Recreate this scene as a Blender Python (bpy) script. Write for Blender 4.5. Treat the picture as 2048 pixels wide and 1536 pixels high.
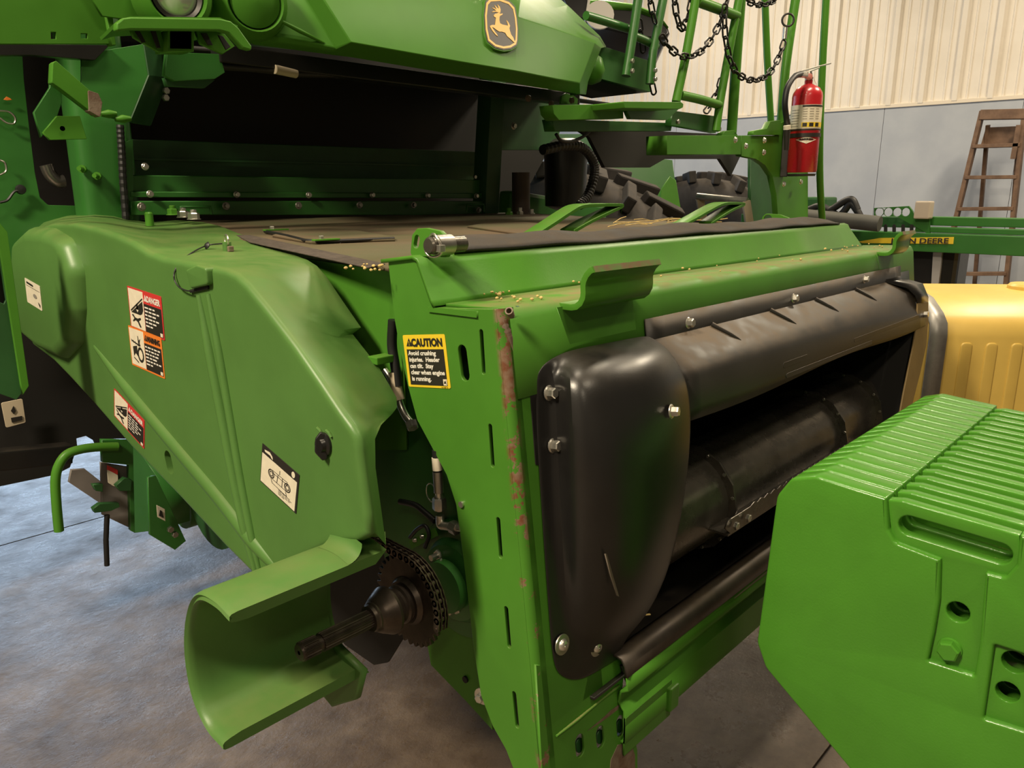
import bpy, bmesh, math, random
from mathutils import Vector, Matrix
random.seed(7)
for _o in list(bpy.data.objects): bpy.data.objects.remove(_o)
scene = bpy.context.scene
COL = scene.collection
V = Vector

# ------------------------------------------------------------ camera
# X = across the machine (to image right, away), Y = towards the rear of the machine
# (image left, away), Z up.  The camera stands at (0, 0, CAM_H).
FPX, CX, CY, HORIZON, CAM_H, VPX = 1540.0, 1024.0, 768.0, 385.0, 1.6, 2500.0
PITCH = math.atan((CY - HORIZON) / FPX)
_cp, _sp = math.cos(PITCH), math.sin(PITCH)
YAW = math.atan2(VPX - CX, FPX * _cp + (CY - HORIZON) * _sp)
_sy, _cy = math.sin(YAW), math.cos(YAW)
CAM_R = V((_sy, -_cy, 0)); CAM_FH = V((_cy, _sy, 0))
CAM_F = CAM_FH * _cp - V((0, 0, 1)) * _sp
CAM_U = CAM_FH * _sp + V((0, 0, 1)) * _cp
cam_d = bpy.data.cameras.new('camera'); cam = bpy.data.objects.new('camera', cam_d); COL.objects.link(cam)
cam_d.sensor_width = 36; cam_d.lens = FPX / 2048 * 36; cam_d.clip_start = 0.02; cam_d.clip_end = 200
_m = Matrix((CAM_R, CAM_U, -CAM_F)).transposed().to_4x4(); _m.translation = (0, 0, CAM_H)
cam.matrix_world = _m
scene.camera = cam

# ------------------------------------------------------------ light and exposure
scene.view_settings.view_transform = 'Standard'
scene.view_settings.look = 'None'
scene.view_settings.gamma = 1.0
scene.view_settings.exposure = 0.12
try: scene.view_settings.use_curve_mapping = False
except Exception: pass
world = bpy.data.worlds.new('world'); scene.world = world; world.use_nodes = True
world.node_tree.nodes['Background'].inputs[0].default_value = (0.55, 0.72, 1.0, 1)
world.node_tree.nodes['Background'].inputs[1].default_value = 1.0

def area(name, loc, target, size, energy, color, size_y=None):
    l = bpy.data.lights.new(name, 'AREA'); l.energy = energy; l.color = color
    l.shape = 'RECTANGLE'; l.size = size; l.size_y = size_y or size
    o = bpy.data.objects.new(name, l); COL.objects.link(o); o.location = loc
    o.rotation_euler = (V(target) - V(loc)).to_track_quat('-Z', 'Y').to_euler()
    return o
WARM = (1.0, 0.845, 0.62)
for _i, (_x, _y, _e) in enumerate([(0.9, 1.25, 50), (3.4, 1.0, 75), (0.6, -1.4, 55), (-2.6, 1.1, 430), (6.2, 0.2, 180), (6.2, 4.6, 155), (-2.6, -2.6, 50)]):  # the strong left one is added fill for side faces, no real lamp
    area('ceiling_and_fill_lamp', (_x, _y, 4.75), (_x, _y, 0), 1.25, _e, WARM, 0.35)
area('door_daylight', (2.6, 10.9, 2.0), (2.6, 0, 1.2), 5.0, 215, (0.62, 0.80, 1.0), 3.8)

# ------------------------------------------------------------ geometry helpers
def ray(u, v):
    return CAM_R * (u - CX) + CAM_U * (CY - v) + CAM_F * FPX
CAM = V((0, 0, CAM_H))
def at(u, v, X=None, Y=None, Z=None, D=None):
    """world point seen at photo pixel (u, v) on the plane X=, Y=, Z= or at depth D"""
    r = ray(u, v)
    if X is not None: t = X / r.x
    elif Y is not None: t = Y / r.y
    elif Z is not None: t = (Z - CAM_H) / r.z
    else: t = D / FPX
    return CAM + r * t
def on_plane(u, v, p0, n):
    r = ray(u, v); return CAM + r * ((p0 - CAM).dot(n) / r.dot(n))
def proj(p):
    q = V(p) - CAM; z = q.dot(CAM_F)
    return CX + FPX * q.dot(CAM_R) / z, CY - FPX * q.dot(CAM_U) / z
def x_for(u, y, z):
    """X of the point on the line (., y, z) seen at photo column u"""
    a = CAM_R * FPX - CAM_F * (u - CX)          # a . (p - CAM) = 0
    return -(a.y * y + a.z * (z - CAM_H)) / a.x
def y_for(u, x, z):
    a = CAM_R * FPX - CAM_F * (u - CX)
    return -(a.x * x + a.z * (z - CAM_H)) / a.y

WM = {}
def reg(o, parent=None, world_m=None):
    M = world_m or Matrix.Identity(4)
    COL.objects.link(o)
    if parent is not None:
        o.parent = parent; o.matrix_parent_inverse = WM[parent.name].inverted()
    o.matrix_basis = M
    WM[o.name] = M.copy()
    return o
def thing(name, loc, label, cat, group=None):
    o = bpy.data.objects.new(name, None); o.empty_display_size = 0.1
    reg(o, None, Matrix.Translation(V(loc)))
    o['label'] = label; o['category'] = cat
    if group: o['group'] = group
    return o
def tag(o, label, cat, group=None):
    o['label'] = label; o['category'] = cat
    if group: o['group'] = group
    return o
def smooth(me, ang=35):
    me.polygons.foreach_set('use_smooth', [True] * len(me.polygons))
    me.set_sharp_from_angle(angle=math.radians(ang))
def obj(name, me, m, parent=None, M=None, sm=None, label=None):
    if isinstance(me, bmesh.types.BMesh):
        b = me; me = bpy.data.meshes.new(name); b.to_mesh(me); b.free()
    if m is not None and not me.materials: me.materials.append(m)
    if sm: smooth(me, sm)
    o = bpy.data.objects.new(name, me)
    reg(o, parent, M)
    if label: o['label'] = label
    return o
def struct(name, me, m, sm=None):
    o = obj(name, me, m, None, None, sm); o['kind'] = 'structure'; return o

def basis(n, hint=None):
    n = V(n).normalized()
    h = V(hint) if hint is not None else (V((0, 0, 1)) if abs(n.z) < 0.9 else V((0, 1, 0)))
    ax = h.cross(n).normalized(); ay = n.cross(ax)
    return ax, ay, n
def fillet(pts, r, seg=5):
    """round the corners of a closed polygon of 3-D points; r a number or a list"""
    out = []; n = len(pts)
    for i, p in enumerate(pts):
        rr = r[i] if isinstance(r, (list, tuple)) else r
        if rr <= 0: out.append(p.copy()); continue
        a = pts[i - 1] - p; b = pts[(i + 1) % n] - p
        la, lb = a.length, b.length
        a.normalize(); b.normalize()
        ang = a.angle(b)
        if ang > 3.05 or ang < 0.05: out.append(p.copy()); continue
        d = min(rr / math.tan(ang / 2), la * 0.48, lb * 0.48)
        p0, p1 = p + a * d, p + b * d
        for k in range(seg + 1):
            t = k / seg
            out.append(p0 * (1 - t) ** 2 + p * (2 * t * (1 - t)) + p1 * t * t)
    return out
def plate(pts, n, t, holes=(), bevel=0.0, hint=None, bres=1, both=False):
    """flat plate: outline pts (3-D, coplanar), outward normal n, body behind the outline plane"""
    ax, ay, n = basis(n, hint); o = pts[0]
    cu = bpy.data.curves.new('c', 'CURVE'); cu.dimensions = '2D'; cu.fill_mode = 'BOTH'
    cu.extrude = max(t / 2 - bevel, 1e-5); cu.bevel_depth = bevel; cu.offset = -bevel; cu.bevel_resolution = bres
    for loop in [pts] + list(holes):
        sp = cu.splines.new('POLY'); sp.points.add(len(loop) - 1); sp.use_cyclic_u = True
        for q, p in zip(sp.points, loop):
            d = p - o; q.co = (d.dot(ax), d.dot(ay), 0, 1)
    ob = bpy.data.objects.new('c', cu); me = bpy.data.meshes.new_from_object(ob)
    bpy.data.objects.remove(ob); bpy.data.curves.remove(cu)
    M = Matrix((ax, ay, n)).transposed().to_4x4(); M.translation = o - (V((0, 0, 0)) if both else n * (t / 2))
    me.transform(M); me.materials.clear()
    b = bmesh.new(); b.from_mesh(me); bmesh.ops.remove_doubles(b, verts=b.verts, dist=1e-6)
    bmesh.ops.recalc_face_normals(b, faces=b.faces); b.to_mesh(me); b.free()
    return me
def slot(c0, c1, r, n, seg=8):
    """stadium outline around the segment c0-c1 in the plane with normal n"""
    d = (c1 - c0)
    ax = d.normalized() if d.length > 1e-6 else basis(n)[0]
    ay = V(n).normalized().cross(ax); out = []
    for c, s in ((c1, 0), (c0, math.pi)):
        for k in range(seg + 1):
            a = s - math.pi / 2 + math.pi * k / seg
            out.append(c + ax * (r * math.cos(a)) + ay * (r * math.sin(a)))
    return out
def ribbon(pts, t, side=1, axis=(1, 0, 0)):
    """closed outline of a strip of thickness t along a 3-D polyline lying in an X=const plane"""
    n = len(pts); off = []
    for i in range(n):
        d = V((0, 0, 0))
        if i > 0: d += (pts[i] - pts[i - 1]).normalized()
        if i < n - 1: d += (pts[i + 1] - pts[i]).normalized()
        d.normalize(); w = V(axis).cross(d)
        k = 1.0
        if 0 < i < n - 1:
            c = (pts[i] - pts[i - 1]).normalized().dot((pts[i + 1] - pts[i]).normalized())
            k = 1 / max(0.5, math.sqrt((1 + c) / 2))
        off.append(pts[i] + w * (t * side * k))
    return list(pts) + off[::-1]
def curve_pts(pts, seg=6):
    """Catmull-Rom through the points"""
    P = [V(p) for p in pts]; out = []
    for i in range(len(P) - 1):
        p0 = P[i - 1] if i else P[0] * 2 - P[1]; p1, p2 = P[i], P[i + 1]
        p3 = P[i + 2] if i + 2 < len(P) else P[-1] * 2 - P[-2]
        for k in range(seg):
            t = k / seg
            out.append(0.5 * ((2 * p1) + (p2 - p0) * t + (2 * p0 - 5 * p1 + 4 * p2 - p3) * t * t + (3 * p1 - p0 - 3 * p2 + p3) * t ** 3))
    out.append(P[-1]); return out
def tube(pts, r, n=12, caps=True, bm=None):
    """round tube along a polyline; r number or per-point list"""
    b = bm or bmesh.new(); pts = [V(p) for p in pts]; rings = []
    t0 = (pts[1] - pts[0]).normalized(); ax, ay, _ = basis(t0)
    for i, p in enumerate(pts):
        d = V((0, 0, 0))
        if i > 0: d += (p - pts[i - 1]).normalized()
        if i < len(pts) - 1: d += (pts[i + 1] - p).normalized()
        d.normalize()
        ax = (ax - d * ax.dot(d)).normalized(); ay = d.cross(ax)
        rr = r[i] if isinstance(r, (list, tuple)) else r
        rings.append([b.verts.new(p + ax * (rr * math.cos(2 * math.pi * k / n)) + ay * (rr * math.sin(2 * math.pi * k / n))) for k in range(n)])
    for a, c in zip(rings, rings[1:]):
        for k in range(n): b.faces.new((a[k], a[(k + 1) % n], c[(k + 1) % n], c[k]))
    if caps: b.faces.new(rings[0][::-1]); b.faces.new(rings[-1])
    return b
def grid(rows, close=False):
    b = bmesh.new(); R = [[b.verts.new(p) for p in r] for r in rows]
    for a, c in zip(R, R[1:]):
        m = len(a)
        for k in range(m if close else m - 1):
            b.faces.new((a[k], a[(k + 1) % m], c[(k + 1) % m], c[k]))
    return b
def lathe(prof, p0, axis, n=32, cap=True):
    """prof: (distance along axis, radius)"""
    ax, ay, d = basis(axis); p0 = V(p0)
    rows = [[p0 + d * h + (ax * math.cos(2 * math.pi * k / n) + ay * math.sin(2 * math.pi * k / n)) * r for k in range(n)] for h, r in prof]
    b = grid(rows, True); b.verts.ensure_lookup_table()
    if cap:
        b.faces.new([b.verts[k] for k in range(n)][::-1]); b.faces.new([b.verts[(len(prof) - 1) * n + k] for k in range(n)])
    bmesh.ops.recalc_face_normals(b, faces=b.faces)
    return b
def box(lo, hi, bevel=0.0, M=None, bm=None, seg=2):
    b = bmesh.new()
    bmesh.ops.create_cube(b, size=1)
    lo, hi = V(lo), V(hi)
    for v in b.verts: v.co = V(((lo[i] + hi[i]) / 2 + v.co[i] * (hi[i] - lo[i]) for i in range(3)))
    if bevel: bmesh.ops.bevel(b, geom=list(b.edges), offset=bevel, segments=seg, affect='EDGES', profile=0.6)
    if M is not None: b.transform(M)
    if bm is not None:
        me = bpy.data.meshes.new('t'); b.to_mesh(me); b.free(); bm.from_mesh(me); bpy.data.meshes.remove(me); return bm
    return b
def bar(p0, p1, w, h, bevel=0.0, hint=(0, 0, 1)):
    """rectangular bar from p0 to p1, w across, h along the hint"""
    p0, p1 = V(p0), V(p1); d = (p1 - p0); L = d.length
    ax, ay, z = basis(d, hint)
    M = Matrix((ax, ay, z)).transposed().to_4x4(); M.translation = p0
    return box((-w / 2, -h / 2, 0), (w / 2, h / 2, L), bevel, M)
def add_bm(dst, src):
    me = bpy.data.meshes.new('t'); src.to_mesh(me); src.free(); dst.from_mesh(me); bpy.data.meshes.remove(me); return dst
def frame_m(pos, n, hint=None, s=1.0):
    ax, ay, z = basis(n, hint)
    M = Matrix((ax * s, ay * s, z * s)).transposed().to_4x4(); M.translation = V(pos); return M
def mod_bevel(o, w, seg=3, ang=40):
    m = o.modifiers.new('bevel', 'BEVEL'); m.width = w; m.segments = seg; m.limit_method = 'ANGLE'; m.angle_limit = math.radians(ang)
    return o
def mod_sub(o, l=2):
    m = o.modifiers.new('sub', 'SUBSURF'); m.levels = l; m.render_levels = l; return o
def mod_solid(o, t, off=-1):
    m = o.modifiers.new('solid', 'SOLIDIFY'); m.thickness = t; m.offset = off; return o
def text_mesh(s, size, depth=0.0002, bold=0.0, align='LEFT', sx=1.0, spacing=1.0, line=1.0):
    cu = bpy.data.curves.new('t', 'FONT'); cu.body = s; cu.size = size; cu.extrude = depth; cu.offset = bold
    cu.align_x = align; cu.space_character = spacing; cu.space_line = line; cu.resolution_u = 3
    ob = bpy.data.objects.new('t', cu); me = bpy.data.meshes.new_from_object(ob)
    bpy.data.objects.remove(ob); bpy.data.curves.remove(cu)
    me.transform(Matrix.Diagonal((sx, 1, 1, 1))); me.materials.clear(); return me

# ------------------------------------------------------------ materials
def mat(name, col, rough=0.5, metal=0.0, noise=0.0, nscale=8.0, bump=0.0, bscale=60.0, dust=0.0, dust_col=(0.16, 0.115, 0.06),
        col2=None, spec=0.5, coat=0.0, chips=None, grime=0.0):
    m = bpy.data.materials.new(name); m.use_nodes = True; nt = m.node_tree; N = nt.nodes; L = nt.links
    bs = N['Principled BSDF']; bs.inputs['Roughness'].default_value = rough; bs.inputs['Metallic'].default_value = metal
    bs.inputs['Specular IOR Level'].default_value = spec; bs.inputs['Coat Weight'].default_value = coat
    bs.inputs['Coat Roughness'].default_value = 0.15
    tc = N.new('ShaderNodeTexCoord')
    def noi(scale, detail=4.0, rgh=0.6):
        n = N.new('ShaderNodeTexNoise'); n.inputs['Scale'].default_value = scale; n.inputs['Detail'].default_value = detail
        n.inputs['Roughness'].default_value = rgh
        L.new(tc.outputs['Object'], n.inputs['Vector']); return n.outputs['Fac']
    def ramp(f, a, b):
        r = N.new('ShaderNodeMapRange'); r.interpolation_type = 'SMOOTHSTEP'
        r.inputs['From Min'].default_value = a; r.inputs['From Max'].default_value = b; L.new(f, r.inputs['Value']); return r.outputs['Result']
    def mth(op, a, b=None):
        n = N.new('ShaderNodeMath'); n.operation = op; n.use_clamp = False
        for i, x in enumerate((a, b)):
            if x is None: continue
            if isinstance(x, (int, float)): n.inputs[i].default_value = x
            else: L.new(x, n.inputs[i])
        return n.outputs[0]
    def mix(f, a, b):
        n = N.new('ShaderNodeMix'); n.data_type = 'RGBA'
        if isinstance(f, (int, float)): n.inputs['Factor'].default_value = f
        else: L.new(f, n.inputs['Factor'])
        for s, x in (('A', a), ('B', b)):
            k = [i for i in n.inputs if i.name == s and i.type == 'RGBA'][0]
            if isinstance(x, tuple): k.default_value = (*x, 1)
            else: L.new(x, k)
        return [o for o in n.outputs if o.type == 'RGBA'][0]
    c = tuple(col)
    if noise or col2:
        c2 = col2 or tuple(min(1, x * (1 + noise)) for x in col)
        c1 = col if col2 else tuple(x * (1 - noise) for x in col)
        c = mix(ramp(noi(nscale), 0.3, 0.7), tuple(c1), tuple(c2))
    if grime:
        c = mix(mth('MULTIPLY', ramp(noi(3.5, 6, 0.7), 0.45, 0.75), grime), c, (0.035, 0.028, 0.018))
    rgh = None
    if dust:
        g = N.new('ShaderNodeNewGeometry'); s = N.new('ShaderNodeSeparateXYZ'); L.new(g.outputs['Normal'], s.inputs[0])
        f = mth('MULTIPLY', mth('MULTIPLY', ramp(s.outputs['Z'], 0.35, 0.95), ramp(noi(14, 5), 0.25, 0.7)), dust)
        c = mix(f, c, tuple(dust_col))
        rgh = mth('ADD', mth('MULTIPLY', f, 0.45), rough)
    if chips:
        c = chips(N, L, tc, noi, ramp, mth, mix, c)
    if isinstance(c, tuple): bs.inputs['Base Color'].default_value = (*c, 1)
    else: L.new(c, bs.inputs['Base Color'])
    if rgh is not None: L.new(rgh, bs.inputs['Roughness'])
    elif noise:
        L.new(mth('ADD', mth('MULTIPLY', noi(nscale * 2.3), 0.16), rough - 0.08), bs.inputs['Roughness'])
    if bump:
        bp = N.new('ShaderNodeBump'); bp.inputs['Strength'].default_value = bump; bp.inputs['Distance'].default_value = 0.002
        L.new(noi(bscale, 3), bp.inputs['Height']); L.new(bp.outputs[0], bs.inputs['Normal'])
    return m
# the face of the feeder leans: its outer corner runs along y = CORNER_Y - (CORNER_Z - z) * TILT
CORNER_X, CORNER_Y, CORNER_Z, TILT = 0.879, 0.843, 1.42, 0.127
def corner_chips(N, L, tc, noi, ramp, mth, mix, c):
    s = N.new('ShaderNodeSeparateXYZ'); L.new(tc.outputs['Object'], s.inputs[0])
    d = mth('ABSOLUTE', mth('SUBTRACT', mth('ADD', s.outputs['Y'], mth('MULTIPLY', mth('SUBTRACT', CORNER_Z, s.outputs['Z']), TILT)), CORNER_Y + 0.004))
    near = ramp(d, 0.017, 0.003)
    nx = ramp(mth('ABSOLUTE', mth('SUBTRACT', s.outputs['X'], CORNER_X + .004)), 0.022, 0.008)
    hi = ramp(s.outputs['Z'], 0.85, 1.25)
    f = mth('MULTIPLY', mth('MULTIPLY', near, nx), ramp(mth('ADD', noi(21, 6, .72), mth('MULTIPLY', hi, .09)), 0.565, 0.59))
    rust = mix(ramp(noi(45), .35, .65), (0.16, 0.06, 0.03), (0.22, 0.15, 0.10))
    f2 = ramp(noi(23, 6, .75), 0.72, 0.75)
    c = mix(f, c, rust)
    return mix(mth('MULTIPLY', f2, 0.6), c, (0.13, 0.055, 0.03))

JD = (0.066, 0.212, 0.022)
green = mat('green paint', JD, 0.34, noise=0.10, nscale=3, bump=0.06, bscale=180, dust=0.22, spec=0.20)
green_c = mat('green paint chipped', JD, 0.36, noise=0.10, nscale=3, bump=0.05, bscale=160, dust=0.3, spec=0.28, chips=corner_chips)
green_clean = mat('green paint clean', (0.034, 0.150, 0.026), 0.32, noise=0.08, nscale=3)
green_dusty = mat('green paint dusty', JD, 0.45, noise=0.10, nscale=4, dust=0.95, dust_col=(0.20, 0.17, 0.07), spec=0.28)
green_pl = mat('green plastic', (0.082, 0.188, 0.044), 0.36, noise=0.06, nscale=5, bump=0.05, bscale=350, dust=0.35, dust_col=(0.17, 0.18, 0.06), spec=0.32)
green_cast = mat('green cast iron', (0.064, 0.23, 0.020), 0.20, noise=0.06, nscale=6, bump=0.13, bscale=240, spec=0.35)
green_edge = mat('green paint worn edge', (0.05, 0.21, 0.03), 0.4, noise=0.1, col2=(0.16, 0.08, 0.045), nscale=22)
black_pl = mat('black plastic', (0.011, 0.0105, 0.010), 0.30, noise=0.2, nscale=5, dust=0.30, dust_col=(0.06, 0.048, 0.034), bump=0.05, bscale=300)
black_dusty = mat('black plastic dusty', (0.018, 0.016, 0.0145), 0.42, noise=0.3, nscale=4, dust=0.8, dust_col=(0.15, 0.108, 0.068), bump=0.05, bscale=300)
black_steel = mat('dark steel', (0.13, 0.118, 0.10), 0.28, metal=0.7, noise=0.35, nscale=7)
black_hole = mat('cavity shade black', (0.008, 0.007, 0.006), 0.7)  # near-black: the shade inside cavities, gaps and holes put into the colour
dark_green = mat('shade green paint', (0.020, 0.085, 0.022), 0.45, noise=0.2, nscale=4)  # darker copy of the machine green
rubber = mat('rubber', (0.022, 0.019, 0.017), 0.75, noise=0.3, nscale=9, bump=0.4, bscale=420, dust=0.7, dust_col=(0.075, 0.058, 0.042))
hose_m = mat('hose rubber', (0.010, 0.010, 0.010), 0.5)
zinc = mat('zinc plate', (0.62, 0.60, 0.54), 0.30, metal=0.9, noise=0.1, nscale=40)
steel = mat('bare steel', (0.42, 0.40, 0.36), 0.32, metal=0.9, noise=0.15, nscale=20)
oily = mat('oily brown steel', (0.075, 0.060, 0.048), 0.36, metal=0.75, noise=0.3, nscale=18, bump=0.08, bscale=120)
chain_m = mat('oily chain steel', (0.13, 0.10, 0.08), 0.34, metal=0.8, noise=0.3, nscale=60)
rust_m = mat('rusty steel', (0.13, 0.075, 0.05), 0.7, noise=0.4, nscale=30, col2=(0.20, 0.15, 0.11), bump=0.4, bscale=120)
deck_m = mat('dusty deck', (0.11, 0.075, 0.040), 0.85, noise=0.35, nscale=5, col2=(0.075, 0.075, 0.030), bump=0.25, bscale=260)
straw_m = mat('straw', (0.55, 0.40, 0.15), 0.7, noise=0.2, nscale=40)
white_m = mat('white print', (0.75, 0.72, 0.66), 0.5)
cream_m = mat('cream print', (0.72, 0.66, 0.52), 0.5, noise=0.05, nscale=60)
blackp = mat('black print', (0.02, 0.017, 0.014), 0.5)
yellowp = mat('yellow print', (0.78, 0.56, 0.03), 0.45)
redp = mat('red print', (0.55, 0.035, 0.035), 0.45)
orangep = mat('orange print', (0.75, 0.20, 0.03), 0.45)
tan_m = mat('tan paper label', (0.50, 0.42, 0.30), 0.7)
# ------------------------------------------------------------ the building
def floor_mat():
    m = bpy.data.materials.new('concrete floor'); m.use_nodes = True; N = m.node_tree.nodes; L = m.node_tree.links
    bs = N['Principled BSDF']; tc = N.new('ShaderNodeTexCoord')
    def noi(s, d=6, r=.6):
        n = N.new('ShaderNodeTexNoise'); n.inputs['Scale'].default_value = s; n.inputs['Detail'].default_value = d; n.inputs['Roughness'].default_value = r
        L.new(tc.outputs['Object'], n.inputs['Vector']); return n.outputs['Fac']
    def cr(f, stops):
        r = N.new('ShaderNodeValToRGB'); L.new(f, r.inputs[0]); e = r.color_ramp.elements
        while len(e) < len(stops): e.new(0.5)
        for k, (p, c) in zip(e, stops): k.position = p; k.color = (*c, 1) if len(c) == 3 else c
        return r.outputs[0]
    a = cr(noi(1.6, 8, .65), [(.3, (.08, .054, .034)), (.5, (.155, .112, .076)), (.7, (.24, .185, .135))])
    b = cr(noi(11, 8, .7), [(.35, (.55, .52, .5)), (.62, (1, 1, 1))])
    mx = N.new('ShaderNodeMix'); mx.data_type = 'RGBA'; mx.blend_type = 'MULTIPLY'; mx.inputs['Factor'].default_value = .8
    A = [i for i in mx.inputs if i.name == 'A' and i.type == 'RGBA'][0]; B = [i for i in mx.inputs if i.name == 'B' and i.type == 'RGBA'][0]
    L.new(a, A); L.new(b, B); L.new([o for o in mx.outputs if o.type == 'RGBA'][0], bs.inputs['Base Color'])
    mr = N.new('ShaderNodeMapRange'); mr.inputs['From Min'].default_value = .3; mr.inputs['From Max'].default_value = .7
    mr.inputs['To Min'].default_value = .16; mr.inputs['To Max'].default_value = .5; L.new(noi(5, 8, .7), mr.inputs['Value']); L.new(mr.outputs[0], bs.inputs['Roughness'])
    bp = N.new('ShaderNodeBump'); bp.inputs['Strength'].default_value = .5; bp.inputs['Distance'].default_value = .008
    L.new(noi(26, 8, .75), bp.inputs['Height']); L.new(bp.outputs[0], bs.inputs['Normal'])
    return m
concrete = floor_mat()
joint_m = mat('joint filler', (0.03, 0.027, 0.024), 0.8)
wall_sheet = mat('cream wall sheet', (0.68, 0.62, 0.53), 0.45, noise=0.05, nscale=2, col2=(0.74, 0.68, 0.59), bump=0.03, bscale=30)
wall_low = mat('pale wall panel', (0.34, 0.365, 0.41), 0.55, noise=0.08, nscale=2.2, col2=(0.40, 0.425, 0.46), bump=0.25, bscale=26)
wall_dark = mat('plain wall', (0.22, 0.21, 0.19), 0.7)
trim_m = mat('cream trim', (0.70, 0.62, 0.50), 0.4)

bm = bmesh.new()
struct('floor', box((-6, -6, -0.2), (8.8, 11.2, -0.012)), joint_m)
fl = bpy.data.objects['floor']
ys = [-6, -2.73, 0.645, 4.0, 7.4, 11.0]
for y0, y1 in zip(ys, ys[1:]):
    for x0, x1 in ((-6, -2.6), (-2.6, 4.9), (4.9, 8.7)):
        obj('floor_slab', box((x0 + .003, y0 + .003, -.1), (x1 - .003, y1 - .003, 0), 0.003), concrete, fl)

WX = 8.7; TRZ = CAM_H + 0.099 * WX; PIT = 0.0348 * WX; RIB0 = 0.397 * WX
wl = struct('wall_right', box((WX + .02, -6, 0), (WX + .2, 11.2, 5.2)), wall_dark)
def sheet(y_ref, n):
    """one ribbed sheet: n major ribs with two low ribs between"""
    prof = []
    for i in range(n):
        y = y_ref + i * PIT
        prof += [(y - .040, 0), (y - .022, .034), (y + .022, .034), (y + .040, 0)]
        for k in (1, 2):
            c = y + PIT * k / 3
            prof += [(c - .014, 0), (c - .005, .010), (c + .005, .010), (c + .014, 0)]
    prof.append((y_ref + n * PIT - .040, 0))
    return prof
k0 = -14
for s in range(k0, 26, 3):
    pr = sheet(RIB0 + s * PIT, 3)
    if pr[-1][0] > 11.1 or pr[0][0] < -2: continue
    rows = [[V((WX + .016 - h, y, z)) for y, h in pr] for z in (TRZ, 5.2)]
    obj('wall_sheet', grid(rows), wall_sheet, wl)
y = -2.0
while y < 11:
    y1 = min(y + 1.22, 11); obj('wall_panel', box((WX, y + .002, 0), (WX + .018, y1 - .002, TRZ - .01), .002), wall_low, wl); y += 1.22
tr = obj('trim_1', box((WX - .014, -2, TRZ - .025), (WX + .016, 11, TRZ + .012), .004), trim_m); tr['kind'] = 'structure'
struct('ceiling', box((-6, -6, 5.2), (8.9, 11.2, 5.3)), wall_dark)
struct('wall_left', box((-6.2, -6, 0), (-6, 11.2, 5.2)), wall_dark)
struct('wall_front', box((-6.2, -6.2, 0), (8.9, -6, 5.2)), wall_dark)
b = box((-6, 11, 0), (0.0, 11.2, 5.2)); box((5.2, 11, 0), (8.7, 11.2, 5.2), bm=b); box((0.0, 11, 4.0), (5.2, 11.2, 5.2), bm=b)
struct('wall_back', b, wall_dark)
# ------------------------------------------------------------ feeder house
X0 = CORNER_X
FN = V((0, -1, TILT)).normalized()                 # outward normal of the leaning face
FD = V((0, -TILT, -1)).normalized()                # downwards along the face
F0 = V((X0, CORNER_Y, CORNER_Z))
XN = V((-1, 0, 0))
def face(u, v, o=0.0): return on_plane(u, v, F0 + FN * o, FN)
def fpt(X, s, o=0.0): return V((X, 0, 0)) + V((0, F0.y, F0.z)) + FD * s + FN * o
def xs(px, X): return [at(u, v, X=X) for u, v in px]

def hex_bm(r, h, flange=0, fh=0.003, chamfer=True):
    b = bmesh.new()
    z = 0
    if flange:
        rows = [[V((math.cos(2 * math.pi * k / 20) * rr, math.sin(2 * math.pi * k / 20) * rr, zz)) for k in range(20)] for rr, zz in ((flange, 0), (flange, fh * .5), (flange * .86, fh))]
        g = grid(rows, True); g.verts.ensure_lookup_table(); g.faces.new([g.verts[40 + k] for k in range(20)]); add_bm(b, g); z = fh
    rows = [[V((math.cos(math.pi * k / 3) * rr, math.sin(math.pi * k / 3) * rr, zz)) for k in range(6)] for rr, zz in ((r, z - .0005), (r, z + h * .82), (r * .84, z + h))]
    g = grid(rows, True); g.verts.ensure_lookup_table(); g.faces.new([g.verts[12 + k] for k in range(6)]); add_bm(b, g)
    bmesh.ops.recalc_face_normals(b, faces=b.faces)
    me = bpy.data.meshes.new('bolt'); b.to_mesh(me); b.free(); smooth(me, 28); return me
_bolt_cache = {}
def bolt(parent, pos, n, r=.009, h=.008, flange=.0135, m=None, name='bolt', rot=None, label=None):
    m = m or zinc; key = (r, h, flange, m.name)
    if key not in _bolt_cache: _bolt_cache[key] = hex_bm(r, h, flange)
    M = frame_m(pos, n) @ Matrix.Rotation(random.uniform(0, 1) if rot is None else rot, 4, 'Z')
    return obj(name, _bolt_cache[key], m, parent, M, label=label)

feeder = thing('feeder_house', (1.9, 1.2, 0.5), 'raised green feeder house with black deflector, caution sticker and drive shaft', 'feeder house')

# --- left cheek plate with the caution sticker
pl = [(776, 524), (838, 517), (868, 616), (990, 616), (995, 640), (1001, 800), (1018, 1000), (1042, 1240), (1062, 1420), (1080, 1620),
      (1050, 1600), (1012, 1500), (985, 1452), (962, 1392), (946, 1290), (928, 1130), (912, 1010), (893, 950), (862, 892), (834, 840), (815, 770), (800, 700), (789, 640)]
P = xs(pl[:3], X0) + [fpt(X0, .0, -.010), fpt(X0, .3, -.010), fpt(X0, .6, -.010), fpt(X0, 1.0, -.010)] + xs(pl[10:], X0)
hs = []
for (ua, va, ub, vb, r) in [(962, 664, 967, 744, .0042), (980, 853, 985, 930, .0042), (996, 1040, 1001, 1112, .0045), (1012, 1218, 1018, 1292, .0046), (1028, 1388, 1034, 1452, .0046), (924, 702, 930, 750, .0105)]:
    hs.append(slot(at(ua, va, X=X0), at(ub, vb, X=X0), r, XN))
R = [.004, .004, .003, .003] + [.0] * 20
for i in (8, 9, 10): R[i] = .02
R = R[:len(P)]
obj('side_plate', plate(fillet(P, R), XN, .008, hs, .0012), green_c, feeder)
obj('inner_plate', plate(fillet([p + V((.05, .0, 0)) for p in P], .004), XN, .006), dark_green, feeder)
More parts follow.
